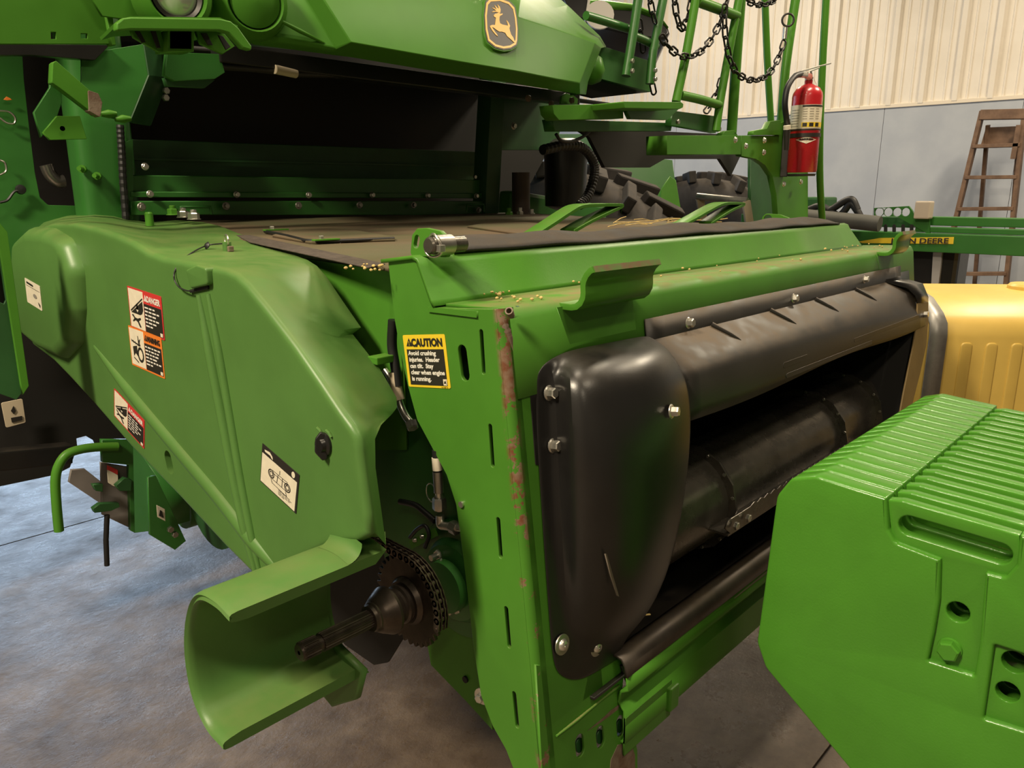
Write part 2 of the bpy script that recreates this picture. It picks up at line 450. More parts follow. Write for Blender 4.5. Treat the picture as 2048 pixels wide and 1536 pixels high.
# bend between the cheek and the face
rows = []
for s in [i * .05 for i in range(-0, 22)]:
    r_ = .016; row = []
    for k in range(7):
        a = math.pi / 2 * k / 6
        row.append(fpt(X0 + r_ - r_ * math.cos(a), s, -r_ + r_ * math.sin(a)))
    row = [fpt(X0 + .004, s, -.03)] + row + [fpt(X0 + .03, s, 0)]
    rows.append(row)
b = grid(rows); bmesh.ops.recalc_face_normals(b, faces=b.faces); o = obj('corner_bend', b, green_c, feeder, sm=60)

# --- top beam: lip, sloping panel, ledge and front band, one bent sheet
XR, XE = 2.90, 2.99
yt, zt = at(838, 515, X=X0).yz; yl, zl = at(868, 613, X=X0).yz
prof = [V((0, yt + .10, zt - .012)), V((0, yt + .012, zt)), V((0, yt - .001, zt - .004)), V((0, yt - .006, zt - .014)), V((0, yl + .001, zl + .010)), V((0, yl - .006, zl + .001))]
rows = [[V((x, p.y, p.z)) for p in prof] for x in (X0 - .006, 1.2, 1.8, 2.4, XR - .02)]
for i, p in enumerate(rows[-1]): p.x = XR - .02 + (.045 if i > 3 else 0)
o = obj('top_beam', grid(rows), green, feeder, sm=50); mod_solid(o, .007, 0)
led = [V((0, yl + .01, zl)), V((0, F0.y + .016, F0.z - .004)), V((0, F0.y + .006, F0.z - .008)), V((0, F0.y - .001, F0.z - .022)), fpt(0, .15)]
rows = [[V((x, p.y, p.z)) for p in led] for x in (X0 + .02, 1.3, 1.9, 2.5, XE)]
o = obj('front_band', grid(rows), green_dusty, feeder, sm=50); mod_solid(o, .006, 0)
obj('ledge_end', plate(fillet([V((X0 - .004, yl + .012, zl - .002)), V((X0 - .004, yl + .012, zl - .010)), V((X0 - .004, F0.y + .05, F0.z - .019)), V((X0 - .004, F0.y + .05, F0.z - .008))], 0), XN, .03), green, feeder)
# rusty open corner at the end of the ledge
b = tube(curve_pts([fpt(X0 + .012, .004, -.016), fpt(X0 + .012, .025, -.008), fpt(X0 + .018, .05, -.004), fpt(X0 + .024, .085, -.001)]), [.0085 + random.uniform(-.0015, .002) for _ in range(12)] + [.007, .0055, .0045, .0035, .0025, .0018, .001], 9)
obj('weld_bead', b, rust_m, feeder, sm=60)
b = lathe([(-.02, .005), (.0, .0070), (.0010, .0064), (.0010, .0045), (-.02, .004)], at(1018, 622, X=X0 - .002), V((-.75, -.4, .5)), 14, False)
obj('open_tube_end', b, rust_m, feeder, sm=40)

# --- face jambs
obj('left_jamb', plate([fpt(X0 + .016, .02), fpt(1.06, .02), fpt(1.06, .74), fpt(X0 + .016, .74)], FN, .006), green, feeder)
low = [face(u, v) for u, v in [(1072, 1330), (1180, 1330), (1243, 1300), (1248, 1345), (1243, 1400), (1262, 1440), (1275, 1500), (1276, 1640), (1090, 1640)]]
hol = []
for (u, v, w, h) in [(1160, 1491, .020, .013), (1201, 1474, .020, .013), (1241, 1452, .020, .013)]:
    c = face(u, v); hol.append(slot(c + FD * -.010, c + FD * .010, .0125, FN))
obj('lower_corner_plate', plate(low, FN, .006, hol, .001), green_c, feeder)
for (u, v) in [(1160, 1491), (1201, 1474), (1241, 1452)]:
    c = face(u, v, -.012); obj('slot_boss', plate(slot(c + FD * -.004, c + FD * .004, .010, FN), FN, .004), dark_green, feeder)
q0, q1 = face(1113, 1472, .002), face(1238, 1372, .002)
obj('weld_ridge', tube([q0, q0.lerp(q1, .3) + FN * .001, q0.lerp(q1, .7), q1], [.0022, .003, .002, .003], 8), green_dusty, feeder, sm=60)
o = obj('lower_scrape', plate([face(u, v, .0008) for u, v in [(1175, 1462), (1205, 1437), (1222, 1421), (1240, 1408), (1236, 1419), (1214, 1436), (1200, 1446)]], FN, .001), rust_m, feeder)
o = obj('lower_rust', plate([face(u, v, .0008) for u, v in [(1215, 1600), (1222, 1520), (1236, 1490), (1262, 1485), (1270, 1510), (1272, 1600)]], FN, .001), rust_m, feeder)

# --- hooks on the ledge
def hook(xa, xb):
    c = [V((0, F0.y + .004, F0.z - .006)), V((0, F0.y - .022, F0.z - .006))]
    c += [V((0, F0.y - .022 - .020 * math.sin(a), F0.z + .014 - .020 * math.cos(a))) for a in [math.radians(d) for d in (25, 50, 75, 95)]]
    c += [V((0, F0.y - .041, F0.z + .028)), V((0, F0.y - .043, F0.z + .038)), V((0, F0.y - .049, F0.z + .049)), V((0, F0.y - .058, F0.z + .058)), V((0, F0.y - .064, F0.z + .061))]
    out = ribbon([V((xa, p.y, p.z)) for p in c], .011, 1)
    return out, xb - xa
hx = [(x_for(1122, F0.y, F0.z), x_for(1300, F0.y - .045, F0.z + .03)), (x_for(1756, F0.y, F0.z), x_for(1815, F0.y - .045, F0.z + .03))]
for xa, xb in hx:
    out, w = hook(xa, xb)
    o = obj('hook', plate(out, XN, w, (), .0008), green, feeder, sm=30)
    h_ = len(out) // 2; tp_, tq_ = out[h_ - 1], out[h_]; td_ = (out[h_ - 1] - out[h_ - 2]).normalized() * .0004; mc_ = (tp_ + tq_) / 2 + td_
    obj('hook_lip_wear', bar(mc_ + V((.004, 0, 0)), mc_ + V((w - .002, 0, 0)), .0012, (tp_ - tq_).length, 0, hint=(tp_ - tq_)), green_edge, o)
    obj('hook_base', plate([fpt(xa - .015, .012, .002), fpt(xb + .005, .012, .002), fpt(xb + .012, .10, .002), fpt(xa + .02, .10, .002)], FN, .003), green, feeder)

# --- lock shaft under the rubber flap, with bracket plate and pin
by = at(855, 490, X=X0 + .01)
brk = xs([(820, 512), (824, 470), (834, 457), (852, 456), (880, 462), (892, 474), (897, 500), (893, 515)], X0 + .012)
h1 = slot(at(834, 478, X=X0 + .012), at(832, 489, X=X0 + .012), .007, XN); h2 = slot(at(872, 479, X=X0 + .012), at(880, 490, X=X0 + .012), .009, XN)
obj('lock_bracket', plate(fillet(brk, .008), XN, .009, (h1, h2), .001), green, feeder)
c = at(856, 492, X=X0 - .03)
obj('lock_pin', lathe([(0, .012), (.003, .0145), (.04, .0145)], c, (1, 0, 0), 20), black_steel, feeder, sm=35)
obj('lock_collar', lathe([(0, .013), (.002, .0175), (.035, .0175)], c + V((.014, 0, 0)), (1, 0, 0), 20), steel, feeder, sm=35)
ring = [c + V((.012 + .004 * math.sin(a * 2), .019 * math.cos(a), .019 * math.sin(a))) for a in [2 * math.pi * k / 24 for k in range(25)]]
obj('lock_ring', tube(ring, .0022, 8, False), zinc, feeder, sm=60)
obj('lock_nut', box((-.006, -.006, -.006), (.006, .006, .006), .001, Matrix.Translation(c + V((.012, -.017, -.004)))), zinc, feeder)
obj('lock_tube', lathe([(0, .0135), (.03, .0135)], c + V((.05, 0, 0)), (1, 0, 0), 20), black_steel, feeder, sm=35)
# rubber flap
rows = []
for i in range(60):
    t = i / 59; w = .003 * math.sin(t * 17) + .0025 * math.sin(t * 41 + 1)
    rows.append([V((x_for(908 - 4 * k, yt + d, zt + h) * (1 - t) + 2.80 * t, yt + d, zt + h + w * k)) for d, h, k in ((-.004, .008 , .4), (.012, .012, .8), (.04, .021, 1), (.075, .026, 1), (.10, .020, 1), (.125, .006, .6))])
o = obj('rubber_flap', grid(rows), rubber, feeder, sm=60); mod_solid(o, .006, 1)

# --- deck
ZD0, ZD1, YD0, YD1 = 1.463, 1.512, 1.10, 2.40
def dz(y): return ZD0 + (ZD1 - ZD0) * (y - YD0) / (YD1 - YD0)
def deckpt(u, v, o=0.0):
    n = V((0, -(ZD1 - ZD0), YD1 - YD0)).normalized(); return on_plane(u, v, V((0, YD0, ZD0 + o)), n)
DN = V((0, -(ZD1 - ZD0), YD1 - YD0)).normalized()
obj('deck', plate([V((.885, 1.08, dz(1.08))), V((2.95, 1.08, dz(1.08))), V((2.62, 2.42, dz(2.42))), V((1.0, 2.42, dz(2.42)))], DN, .006, hint=(0, 1, 0)), deck_m, feeder)
strip_m = mat('anti slip strip', (0.060, 0.046, 0.036), 0.9, noise=0.3, nscale=60, bump=0.5, bscale=500)
obj('grip_strip', plate([deckpt(u, v, .002) for u, v in [(770, 527), (735, 535), (500, 484), (472, 470), (500, 470)]], DN, .002, hint=(0, 1, 0)), strip_m, feeder)
for px in ([(545, 470), (620, 483), (790, 478), (790, 474), (700, 458), (600, 455)], [(935, 452), (1035, 466), (1105, 462), (1090, 447), (1000, 440)]):
    e = obj('deck_pad', plate([deckpt(u, v, .006) for u, v in px], DN, .006, hint=(0, 1, 0)), deck_m, feeder)
e = [(530, 463), (575, 472), (610, 481), (640, 483), (700, 481), (788, 477)]
obj('deck_hose', tube([deckpt(u, v, .006) for u, v in e], .0045, 8), hose_m, feeder, sm=60)
for (u, v, w) in ((552, 461, .035), (652, 481, .035)):
    p = deckpt(u, v, .008); obj('hose_clip', box((-w, -.008, 0), (w, .008, .004), .001, Matrix.Translation(p)), green, feeder)
    bolt(feeder, p + V((-.012, 0, .004)), (0, 0, 1), .006, .008, 0)
# side wall of the house behind the chain cover
obj('house_side', plate(xs([(610, 519), (772, 548), (800, 548), (812, 900), (700, 900), (640, 700)], .925), XN, .006), green, feeder)
obj('house_side_ridge', plate(xs([(605, 517), (614, 521), (778, 552), (790, 545)], .918), XN, .014), green_dusty, feeder)
obj('latch_tab', box((-.02, -.014, -.007), (.02, .014, .007), .002, Matrix.Translation(at(762, 718, X=.87))), green, feeder)
obj('floor_side', plate(xs([(690, 620), (900, 620), (985, 1455), (965, 1402), (870, 1270), (810, 1200), (770, 1120)], .935), XN, .008), green_clean, feeder)

# --- green tube handles on the deck
for px, Y in (([(1060, 476), (1110, 444), (1140, 424), (1166, 410), (1200, 407), (1243, 407), (1248, 411), (1245, 417), (1222, 428), (1185, 446), (1150, 466)], 1.30),
              ([(1350, 458), (1395, 434), (1425, 417), (1448, 406), (1470, 404), (1489, 405), (1491, 409), (1488, 413), (1468, 422), (1445, 436), (1424, 450)], 1.30)):
    Pc = curve_pts([at(u, v, Y=Y) for u, v in px], 4)
    obj('hose_guard', plate(ribbon(Pc, .009, 1, (0, 1, 0)), V((0, -1, 0)), .05, (), .001), green, feeder)

# --- straw and kernels lying on top
sb_ = bmesh.new()
for i in range(16):
    p = deckpt(random.choice([1240, 1300, 1350, 1410, 1430]) + random.uniform(-30, 30), random.uniform(436, 452), .012 + random.uniform(0, .01))
    a = random.uniform(-.9, .9); L_ = random.uniform(.04, .12)
    d = V((math.cos(a), math.sin(a) * .6, random.uniform(-.05, .15))) * L_
    tube([p - d, p + d * .1 + V((0, 0, .004)), p + d], .0016, 5, True, sb_)
tube([face(1255, 1230, -.02), face(1278, 1231, -.02), face(1300, 1229, -.02)], .002, 6, True, sb_)
so_ = tag(obj('loose_straw', sb_, straw_m), 'loose yellow straw scattered over the feeder deck behind the rubber flap', 'straw'); so_['kind'] = 'stuff'
kb_ = bmesh.new()
kern = lathe([(-.0035, .0005), (-.002, .0022), (.001, .0028), (.003, .0018), (.0038, .0004)], (0, 0, 0), (1, 0, 0), 8)
kme = bpy.data.meshes.new('kernel'); kern.to_mesh(kme); kern.free(); kme.materials.append(straw_m)
def kernel(p, s=1.0):
    k2 = kme.copy(); k2.transform(Matrix.Translation(p) @ Matrix.Rotation(random.uniform(0, 6), 4, 'Z') @ Matrix.Scale(s, 4)); kb_.from_mesh(k2); bpy.data.meshes.remove(k2)
for i in range(46):
    t = random.random(); X = random.choice([random.uniform(.95, 1.05), random.uniform(1.2, 2.9), random.uniform(2.5, 2.95)])
    kernel(V((X, random.uniform(F0.y + .03, yl - .005), F0.z + .002)), random.uniform(.6, 1.2))
for i in range(16):
    kernel(deckpt(random.uniform(690, 768), random.uniform(528, 545), .004), random.uniform(.6, 1.1))

ko_ = tag(obj('grain_kernels', kb_, straw_m), 'yellow grain kernels scattered along the green ledge and deck edge', 'grain'); ko_['kind'] = 'stuff'
# --- black deflector: long upper shield
SH = [(.063, .004), (.108, .004), (.114, .010), (.150, .055), (.168, .074), (.186, .080), (.240, .080), (.265, .078)]
XS0, XS1 = 1.275, x_for(1838, F0.y - .08, 1.3)
rows = []
for i in range(25):
    t = i / 24; X = XS0 + t * (XS1 - XS0); droop = .012 * math.sin(t * math.pi) ** 2
    row = []
    for j, (s, o_) in enumerate(SH):
        ds = 0.0
        if 4 <= j <= 6: ds = .045 * t * t * (1 if j < 6 else .5)
        if j >= 6: ds += .006 * math.sin(t * 9)
        row.append(fpt(X, s + ds, o_))
    rows.append(row)
shield = obj('upper_shield', grid(rows), black_dusty, feeder, sm=40); mod_solid(shield, .004, 1)
for u, v in [(1375, 646), (1585, 597), (1727, 559)]:
    p = face(u, v, .005); obj('washer', lathe([(0, .0165), (.0015, .0165), (.0015, .006)], p, FN, 20), zinc, feeder, sm=30)
    bolt(feeder, p + FN * .0015, FN, .0095, .011, .0125)
for u, v in [(1425, 655), (1542, 627), (1632, 604), (1712, 584)]:
    X = face(u, v, .01).x
    a, c_ = fpt(X, .104, .008), fpt(X + .028, .132, .041)
    obj('shield_rib', tube([a, c_, fpt(X + .042, .145, .054)], [.006, .005, .002], 8), black_dusty, feeder, sm=60)
for (u0, u1, s, r_) in [(1560, 1605, .225, .007), (1565, 1735, .252, .006), (1702, 1830, .228, .006)]:
    xa, xb = x_for(u0, F0.y - .1, 1.22), x_for(u1, F0.y - .1, 1.22)
    obj('shield_dimple', plate(slot(fpt(xa, s, .0845), fpt(xb, s, .0845), r_, FN), FN, .002, (), .0008), black_dusty, feeder)

# --- black corner shields: moulded, drooping at the left
rowsP = [  # (list of (u, v, offset))
 [(1080, 738, .003), (1095, 720, .004), (1130, 700, .006), (1180, 690, .008), (1240, 678, .010), (1292, 668, .010), (1300, 672, .002)],
 [(1074, 752, .004), (1100, 735, .006), (1140, 714, .024), (1190, 705, .045), (1250, 698, .062), (1310, 690, .070), (1340, 695, .060)],
 [(1072, 775, .004), (1112, 765, .007), (1132, 748, .050), (1195, 742, .082), (1270, 735, .098), (1330, 728, .100), (1372, 745, .088)],
 [(1072, 800, .004), (1116, 798, .007), (1134, 790, .060), (1205, 788, .098), (1285, 782, .116), (1345, 776, .116), (1383, 795, .098)],
 [(1073, 860, .004), (1118, 858, .007), (1136, 852, .062), (1208, 850, .104), (1288, 848, .122), (1348, 846, .118), (1386, 860, .096)],
 [(1078, 940, .004), (1121, 938, .007), (1140, 935, .060), (1210, 934, .104), (1285, 936, .122), (1342, 940, .116), (1378, 955, .090)],
 [(1084, 1030, .004), (1125, 1028, .007), (1146, 1028, .054), (1212, 1030, .096), (1278, 1036, .114), (1330, 1045, .106), (1362, 1060, .078)],
 [(1090, 1120, .004), (1130, 1120, .007), (1152, 1121, .046), (1212, 1126, .082), (1268, 1136, .096), (1312, 1148, .086), (1335, 1160, .060)],
 [(1096, 1200, .004), (1134, 1200, .007), (1158, 1203, .034), (1206, 1210, .058), (1250, 1220, .066), (1280, 1230, .056), (1294, 1238, .036)],
 [(1100, 1255, .004), (1138, 1257, .006), (1164, 1260, .016), (1196, 1264, .026), (1224, 1268, .028), (1242, 1272, .020), (1250, 1278, .010)],
 [(1104, 1300, .004), (1140, 1304, .004), (1166, 1308, .005), (1194, 1310, .006), (1220, 1311, .006), (1236, 1312, .005), (1242, 1313, .003)],
 [(1112, 1345, .004), (1134, 1362, .004), (1160, 1364, .004), (1185, 1352, .004), (1210, 1336, .004), (1228, 1324, .004), (1240, 1317, .003)],
]
rows = [[face(u, v, o_) for u, v, o_ in r] for r in rowsP]
cs = obj('corner_shield', grid(rows), black_pl, feeder, sm=80)
mod_solid(cs, .004, 1); mod_sub(cs, 2)
obj('shield_backing', plate(fillet([face(u, v, .002) for u, v in [(1060, 770), (1066, 735), (1095, 708), (1120, 700), (1120, 930), (1072, 930)]], .004), FN, .004), black_pl, feeder)
for u, v, o_ in [(1098, 786, .008), (1106, 891, .008)]:
    bolt(feeder, face(u, v, o_), FN, .0095, .012, .0135)
bolt(feeder, face(1342, 823, .118), (V((.25, 0, 0)) + FN), .0095, .012, .0135)
for u, v in [(1124, 1289), (1192, 1293)]:
    p = face(u, v, .007)
    obj('washer', lathe([(0, .019), (.002, .0185), (.003, .008)], p, FN, 24), steel, feeder, sm=30)
    obj('button_bolt', lathe([(.002, .0115), (.006, .0105), (.009, .007), (.0095, .0035), (.006, .0032), (.006, .0002)], p, FN, 18), zinc, feeder, sm=40)
obj('scuff_mark', plate([face(u, v, o_) for u, v, o_ in ((1211, 1108, .088), (1214, 1108, .088), (1217, 1150, .078), (1218, 1188, .066), (1215, 1186, .066), (1213, 1150, .078))], FN, .003), mat('scuffed plastic', (.09, .07, .05), .7), feeder)
# right end shield
tan_pl = mat('dusty plastic with yellow bounce', (0.20, 0.135, 0.05), 0.5, noise=0.15, nscale=5)  # black plastic; its brown is dust plus the tank's yellow bounce painted in
cap = [[(1770, 554, .006), (1795, 546, .006), (1818, 541, .006)], [(1773, 564, .010), (1800, 560, .010), (1819, 559, .010)],
       [(1816, 575, .060), (1832, 569, .060), (1846, 567, .052)], [(1832, 591, .080), (1845, 588, .080), (1857, 594, .070)], [(1836, 606, .083), (1846, 606, .083), (1857, 607, .078)]]
o = obj('end_shield', grid([[face(u, v, o_) for u, v, o_ in r] for r in cap]), black_pl, feeder, sm=40); mod_solid(o, .004, 1)
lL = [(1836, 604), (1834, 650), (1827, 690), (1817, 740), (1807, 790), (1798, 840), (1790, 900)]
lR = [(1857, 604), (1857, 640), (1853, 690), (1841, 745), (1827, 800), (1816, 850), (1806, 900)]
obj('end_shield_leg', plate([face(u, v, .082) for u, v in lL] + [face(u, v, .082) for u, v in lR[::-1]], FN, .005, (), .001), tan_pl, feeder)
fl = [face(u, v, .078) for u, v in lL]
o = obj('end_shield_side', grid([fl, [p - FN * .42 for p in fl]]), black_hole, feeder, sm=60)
bolt(feeder, face(1849, 629, .083), FN, .011, .012, .0)

# --- throat behind the deflector: drum, liners, floor
def zone(X, s, o_): return fpt(X, s, o_)
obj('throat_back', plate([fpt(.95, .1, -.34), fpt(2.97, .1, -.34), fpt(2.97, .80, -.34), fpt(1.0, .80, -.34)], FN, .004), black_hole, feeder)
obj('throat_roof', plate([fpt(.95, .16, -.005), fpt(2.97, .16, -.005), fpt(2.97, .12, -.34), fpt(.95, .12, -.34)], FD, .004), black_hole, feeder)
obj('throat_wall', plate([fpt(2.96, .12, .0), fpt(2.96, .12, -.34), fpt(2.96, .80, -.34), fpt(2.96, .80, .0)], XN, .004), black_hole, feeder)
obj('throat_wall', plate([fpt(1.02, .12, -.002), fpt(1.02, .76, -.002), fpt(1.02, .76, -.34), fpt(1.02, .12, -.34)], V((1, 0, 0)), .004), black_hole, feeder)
dc = face(1400, 975, -.10); DR = .115; dy, dzc = dc.y, dc.z
def dpt(X, a, r): return V((X, dy - r * math.cos(a), dzc + r * math.sin(a)))
obj('feed_drum', lathe([(0, DR), (1.9, DR)], V((1.03, dy, dzc)), (1, 0, 0), 48), black_steel, feeder, sm=40)
for u in (1425, 1655, 1728):
    X = x_for(u, dy - DR * .6, dzc + DR * .7)
    n = 12; ring = []
    b = lathe([(0, DR + .001), (0, DR + .020), (.006, DR + .020), (.006, DR + .001)], V((X, dy, dzc)), (1, 0, 0), 14, False)
    rg = obj('drum_flange', b, black_steel, feeder)
    add = lathe([(.006, DR + .001), (.006, DR + .006), (.03, DR + .006), (.03, DR)], V((X, dy, dzc)), (1, 0, 0), 14, False)
    obj('drum_band', add, black_pl, feeder)
    for k in range(14):
        a = 2 * math.pi * (k + .5) / 14; p = dpt(X - .001, a, DR + .0125)
        if math.cos(a) > -.2: bolt(rg, p, XN, .0045, .003, 0, steel)
# slat with serrated edge
xa, xb = x_for(1448, dy - .15, dzc - .02), x_for(1712, dy - .15, dzc - .02)
a0 = math.radians(-8)
pts = []; n = 46
for i in range(n + 1):
    X = xa + (xb - xa) * i / n
    tooth = .007 * (i % 2) if 6 < i < n - 6 else 0
    pts.append(V((X, dy - DR - .045, dzc + .012 + tooth)))
pts += [V((xb + .01, dy - DR - .045, dzc - .004)), V((xb, dy - DR - .045, dzc - .022)), V((xa + .01, dy - DR - .045, dzc - .022)), V((xa - .012, dy - DR - .045, dzc - .004))]
obj('drum_slat', plate(pts, V((0, -1, 0)), .005), black_steel, feeder)
obj('slat_foot', bar(V((xa, dy - DR - .02, dzc - .024)), V((xb, dy - DR - .02, dzc - .024)), .05, .005), black_steel, feeder)
for i, X in enumerate((xa + .018, xa + .075, xb - .03, xb - .085)):
    bolt(feeder, V((X, dy - DR - .051, dzc - .004)), (0, -1, 0), .009, .008, 0, zinc)
obj('throat_floor', plate([fpt(1.02, .74, .01), fpt(2.97, .74, .01), fpt(2.97, .80, -.34), fpt(1.02, .80, -.34)], -FD, .006), black_pl, feeder)
for u, v in ((1380, 1178), (1498, 1095)):
    p = on_plane(u, v, fpt(1.5, .755, -.08), FD); obj('rivet', lathe([(0, .012), (.003, .010), (.004, .003)], p + FD * -.003, -FD, 16), black_pl, feeder, sm=50)

# --- sill along the bottom
s0 = face(1246, 1318, .02); sx0 = s0.x; sy, sz = s0.y, s0.z
sp = [V((0, sy + .03, sz - .006)), V((0, sy + .012, sz + .004)), V((0, sy - .002, sz + .002)), V((0, sy - .010, sz - .010)), V((0, sy - .012, sz - .030))]
rows = [[V((x, p.y, p.z)) for p in sp] for x in (sx0 - .01, 1.6, 2.2, 2.97)]
wear_m = mat('worn dark steel', (0.06, 0.05, 0.042), 0.42, metal=0.5, noise=0.3, nscale=9, dust=0.3)
o = obj('sill_lip', grid(rows), wear_m, feeder, sm=60); mod_solid(o, .006, 1)
gp = [V((0, sy - .008, sz - .028)), V((0, sy - .012, sz - .060)), V((0, sy + .004, sz - .070)), V((0, sy + .010, sz - .098)), V((0, sy - .006, sz - .112)), V((0, sy - .010, sz - .178)), V((0, sy + .02, sz - .186))]
rows = [[V((x, p.y, p.z)) for p in gp] for x in (sx0 - .002, 1.6, 2.2, 2.97)]
o = obj('sill_beam', grid(rows), green, feeder, sm=40); mod_solid(o, .006, 1)
X = x_for(1338, sy - .02, sz - .16)
obj('sill_step', box((X, sy - .024, sz - .19), (X + .035, sy - .006, sz - .135), .004), green, feeder)
obj('sill_skid', plate([V((sx0 - .002, sy - .013, sz - .125)), V((X + .02, sy - .013, sz - .125)), V((X + .02, sy - .013, sz - .21)), V((sx0 - .002, sy - .013, sz - .21))], V((0, -1, 0)), .004), green, feeder)
obj('sill_seam', tube(curve_pts([face(1243, 1330, .004), face(1250, 1352, .006), face(1257, 1368, .004)]), .0035, 8), hose_m, feeder, sm=60)
b = plate([V((x_for(1455, sy, sz - .05), sy - .0155, sz - .040)), V((x_for(1540, sy, sz - .05), sy - .0155, sz - .036)), V((x_for(1530, sy, sz - .05), sy - .0165, sz - .060)), V((x_for(1470, sy, sz - .05), sy - .0165, sz - .062))], V((0, -1, 0)), .001)
obj('bare_patch', b, mat('bare primer', (0.20, 0.19, 0.14), 0.7, noise=.2), feeder)
# ------------------------------------------------------------ chain cover on the feeder's side
XC = 0.65; RC = 0.012
ringA = [((58, 462), (98, 436), .80), ((100, 447), (140, 428), .86), ((146, 446), (200, 425), .92), ((190, 456), (232, 428), .96), ((228, 468), (262, 436), 1.00), ((262, 483), (300, 441), 1.05),
         ((293, 503), (360, 441), 1.08), ((325, 515), (405, 444), 1.08), ((360, 521), (440, 452), 1.06), ((410, 530), (540, 492), .95), ((448, 538), (615, 520), .885), ((470, 547), (634, 532), .88), ((492, 568), (652, 552), .88),
         ((530, 614), (684, 600), .88), ((575, 672), (722, 655), .88), ((590, 692), (705, 668), .86), ((640, 765), (760, 738), .86), ((680, 825), (793, 795), .86), ((697, 848), (794, 815), .845), ((708, 865), (784, 828), .82), ((714, 882), (762, 850), .74),
         ((717, 905), (750, 878), .70), ((724, 960), (751, 935), .69), ((734, 1028), (764, 1030), .69), ((737, 1070), (772, 1090), .69)]
bot = [(715, 1085), (670, 1085), (620, 1110), (560, 1143), (520, 1165), (450, 1095), (358, 995), (263, 897), (190, 812), (140, 757), (107, 723), (66, 692), (42, 640), (34, 560), (40, 495)]
A = [at(a[0], a[1], X=XC) for a, b_, x in ringA] + [at(u, v, X=XC) for u, v in bot]
B = [at(b_[0], b_[1], X=x) for a, b_, x in ringA] + [at(u, v, X=XC) + V((.055, 0, 0)) for u, v in bot]
n = len(A)
inw = []
cen = sum(A, V()) / n
for i in range(n):
    d = (A[(i + 1) % n] - A[i - 1]).normalized(); w = V((1, 0, 0)).cross(d)
    inw.append(w)
# make sure the inward normals point inwards
area2 = sum((A[i].y * A[(i + 1) % n].z - A[(i + 1) % n].y * A[i].z) for i in range(n))
if area2 < 0: inw = [-w for w in inw]
rows = [[A[i] + inw[i] * (RC + .006) for i in range(n)]]
for k in range(6):
    a = math.pi / 2 * k / 5
    rows.append([A[i] + inw[i] * (RC * (1 - math.sin(a))) + V((RC * (1 - math.cos(a)), 0, 0)) for i in range(n)])
for f in (.35, .7, 1.0):
    rows.append([(A[i] + V((RC, 0, 0))).lerp(B[i], f) for i in range(n)])
cover = obj('chain_cover', grid(rows, True), green_pl, feeder, sm=70)
hole = slot(at(336, 916, X=XC), at(340, 934, X=XC), .017, XN, 10)
obj('cover_side', plate(rows[0], XN, .005, [hole]), green_pl, cover)
hb = slot(at(336, 916, X=XC), at(340, 934, X=XC), .0168, XN, 10)
obj('hole_rim', grid([hb, [p + V((.022, 0, 0)) for p in hb]], True), green_pl, cover, sm=60)
# rear lobe of the cover
lob = fillet(xs([(44, 480), (70, 450), (112, 452), (150, 476), (172, 540), (176, 620), (170, 690), (140, 722), (96, 700), (55, 660), (42, 580)], XC), .05, 6)
lc = sum(lob, V()) / len(lob); LR = .03
rows = []
for k in range(6):
    a = math.pi / 2 * k / 5
    rows.append([p + (lc - p).normalized() * (.004 + LR * 1.3 * (1 - math.cos(a))) + V((.012 - (LR + .018) * math.sin(a), 0, 0)) for p in lob])
b = grid(rows, True); b.verts.ensure_lookup_table(); b.faces.new([b.verts[5 * len(lob) + k] for k in range(len(lob))])
obj('cover_lobe', b, green_pl, cover, sm=50)
# moulded ribs
def rib(px, r, proud):
    pts = curve_pts([at(u, v, X=XC) for u, v in px], 5); pts = [p + V((r - proud, 0, 0)) for p in pts]
    m = len(pts); rr = [r * min(1, .55 + 2.2 * min(i, m - 1 - i) / m) for i in range(m)]
    obj('moulded_rib', tube(pts, rr, 16), green_pl, cover, sm=70)
rib([(188, 694), (260, 785), (360, 905), (440, 1000), (505, 1085), (560, 1150)], .020, .011)
rib([(398, 590), (420, 700), (445, 830), (470, 960), (492, 1060), (510, 1140)], .012, .011)
rib([(418, 588), (440, 700), (462, 830), (484, 960), (503, 1060), (520, 1140)], .009, .010)
# C-shaped shaft guard
XG, XGI = 0.43, 0.70
outer = [(459, 1229), (430, 1200), (396, 1184), (376, 1205), (366, 1262), (369, 1330), (384, 1400), (412, 1462), (447, 1503)]
C = curve_pts([at(u, v, X=XG) for u, v in outer], 5)
Cy = [(p.y, p.z) for p in C]
ctr = V((XG, sum(p.y for p in C) / len(C) - .03, sum(p.z for p in C) / len(C)))
rows = []
T = .016
def inward(i):
    d = (C[min(i + 1, len(C) - 1)] - C[max(i - 1, 0)]).normalized(); w = V((1, 0, 0)).cross(d)
    return w if w.dot(ctr - C[i]) > 0 else -w
inn = [inward(i) for i in range(len(C))]
for x, k in ((XG + .004, .5), (XG, .25), (XG + .003, .08), (XG + .012, 0), (XG + .10, 0), (XG + .2, 0), (XGI, 0)):
    rows.append([V((x, p.y, p.z)) + inn[i] * (T * k) for i, p in enumerate(C)])
top = rows
rows2 = []
for x, k in ((XG + .004, .5), (XG, .75), (XG + .003, .95), (XG + .012, 1.1), (XG + .03, 1.25), (XG + .2, 1.25), (XGI - .02, 1.25)):
    rows2.append([V((x, p.y, p.z)) + inn[i] * (T * k) for i, p in enumerate(C)])
b = grid(rows2[::-1] + rows[1:])
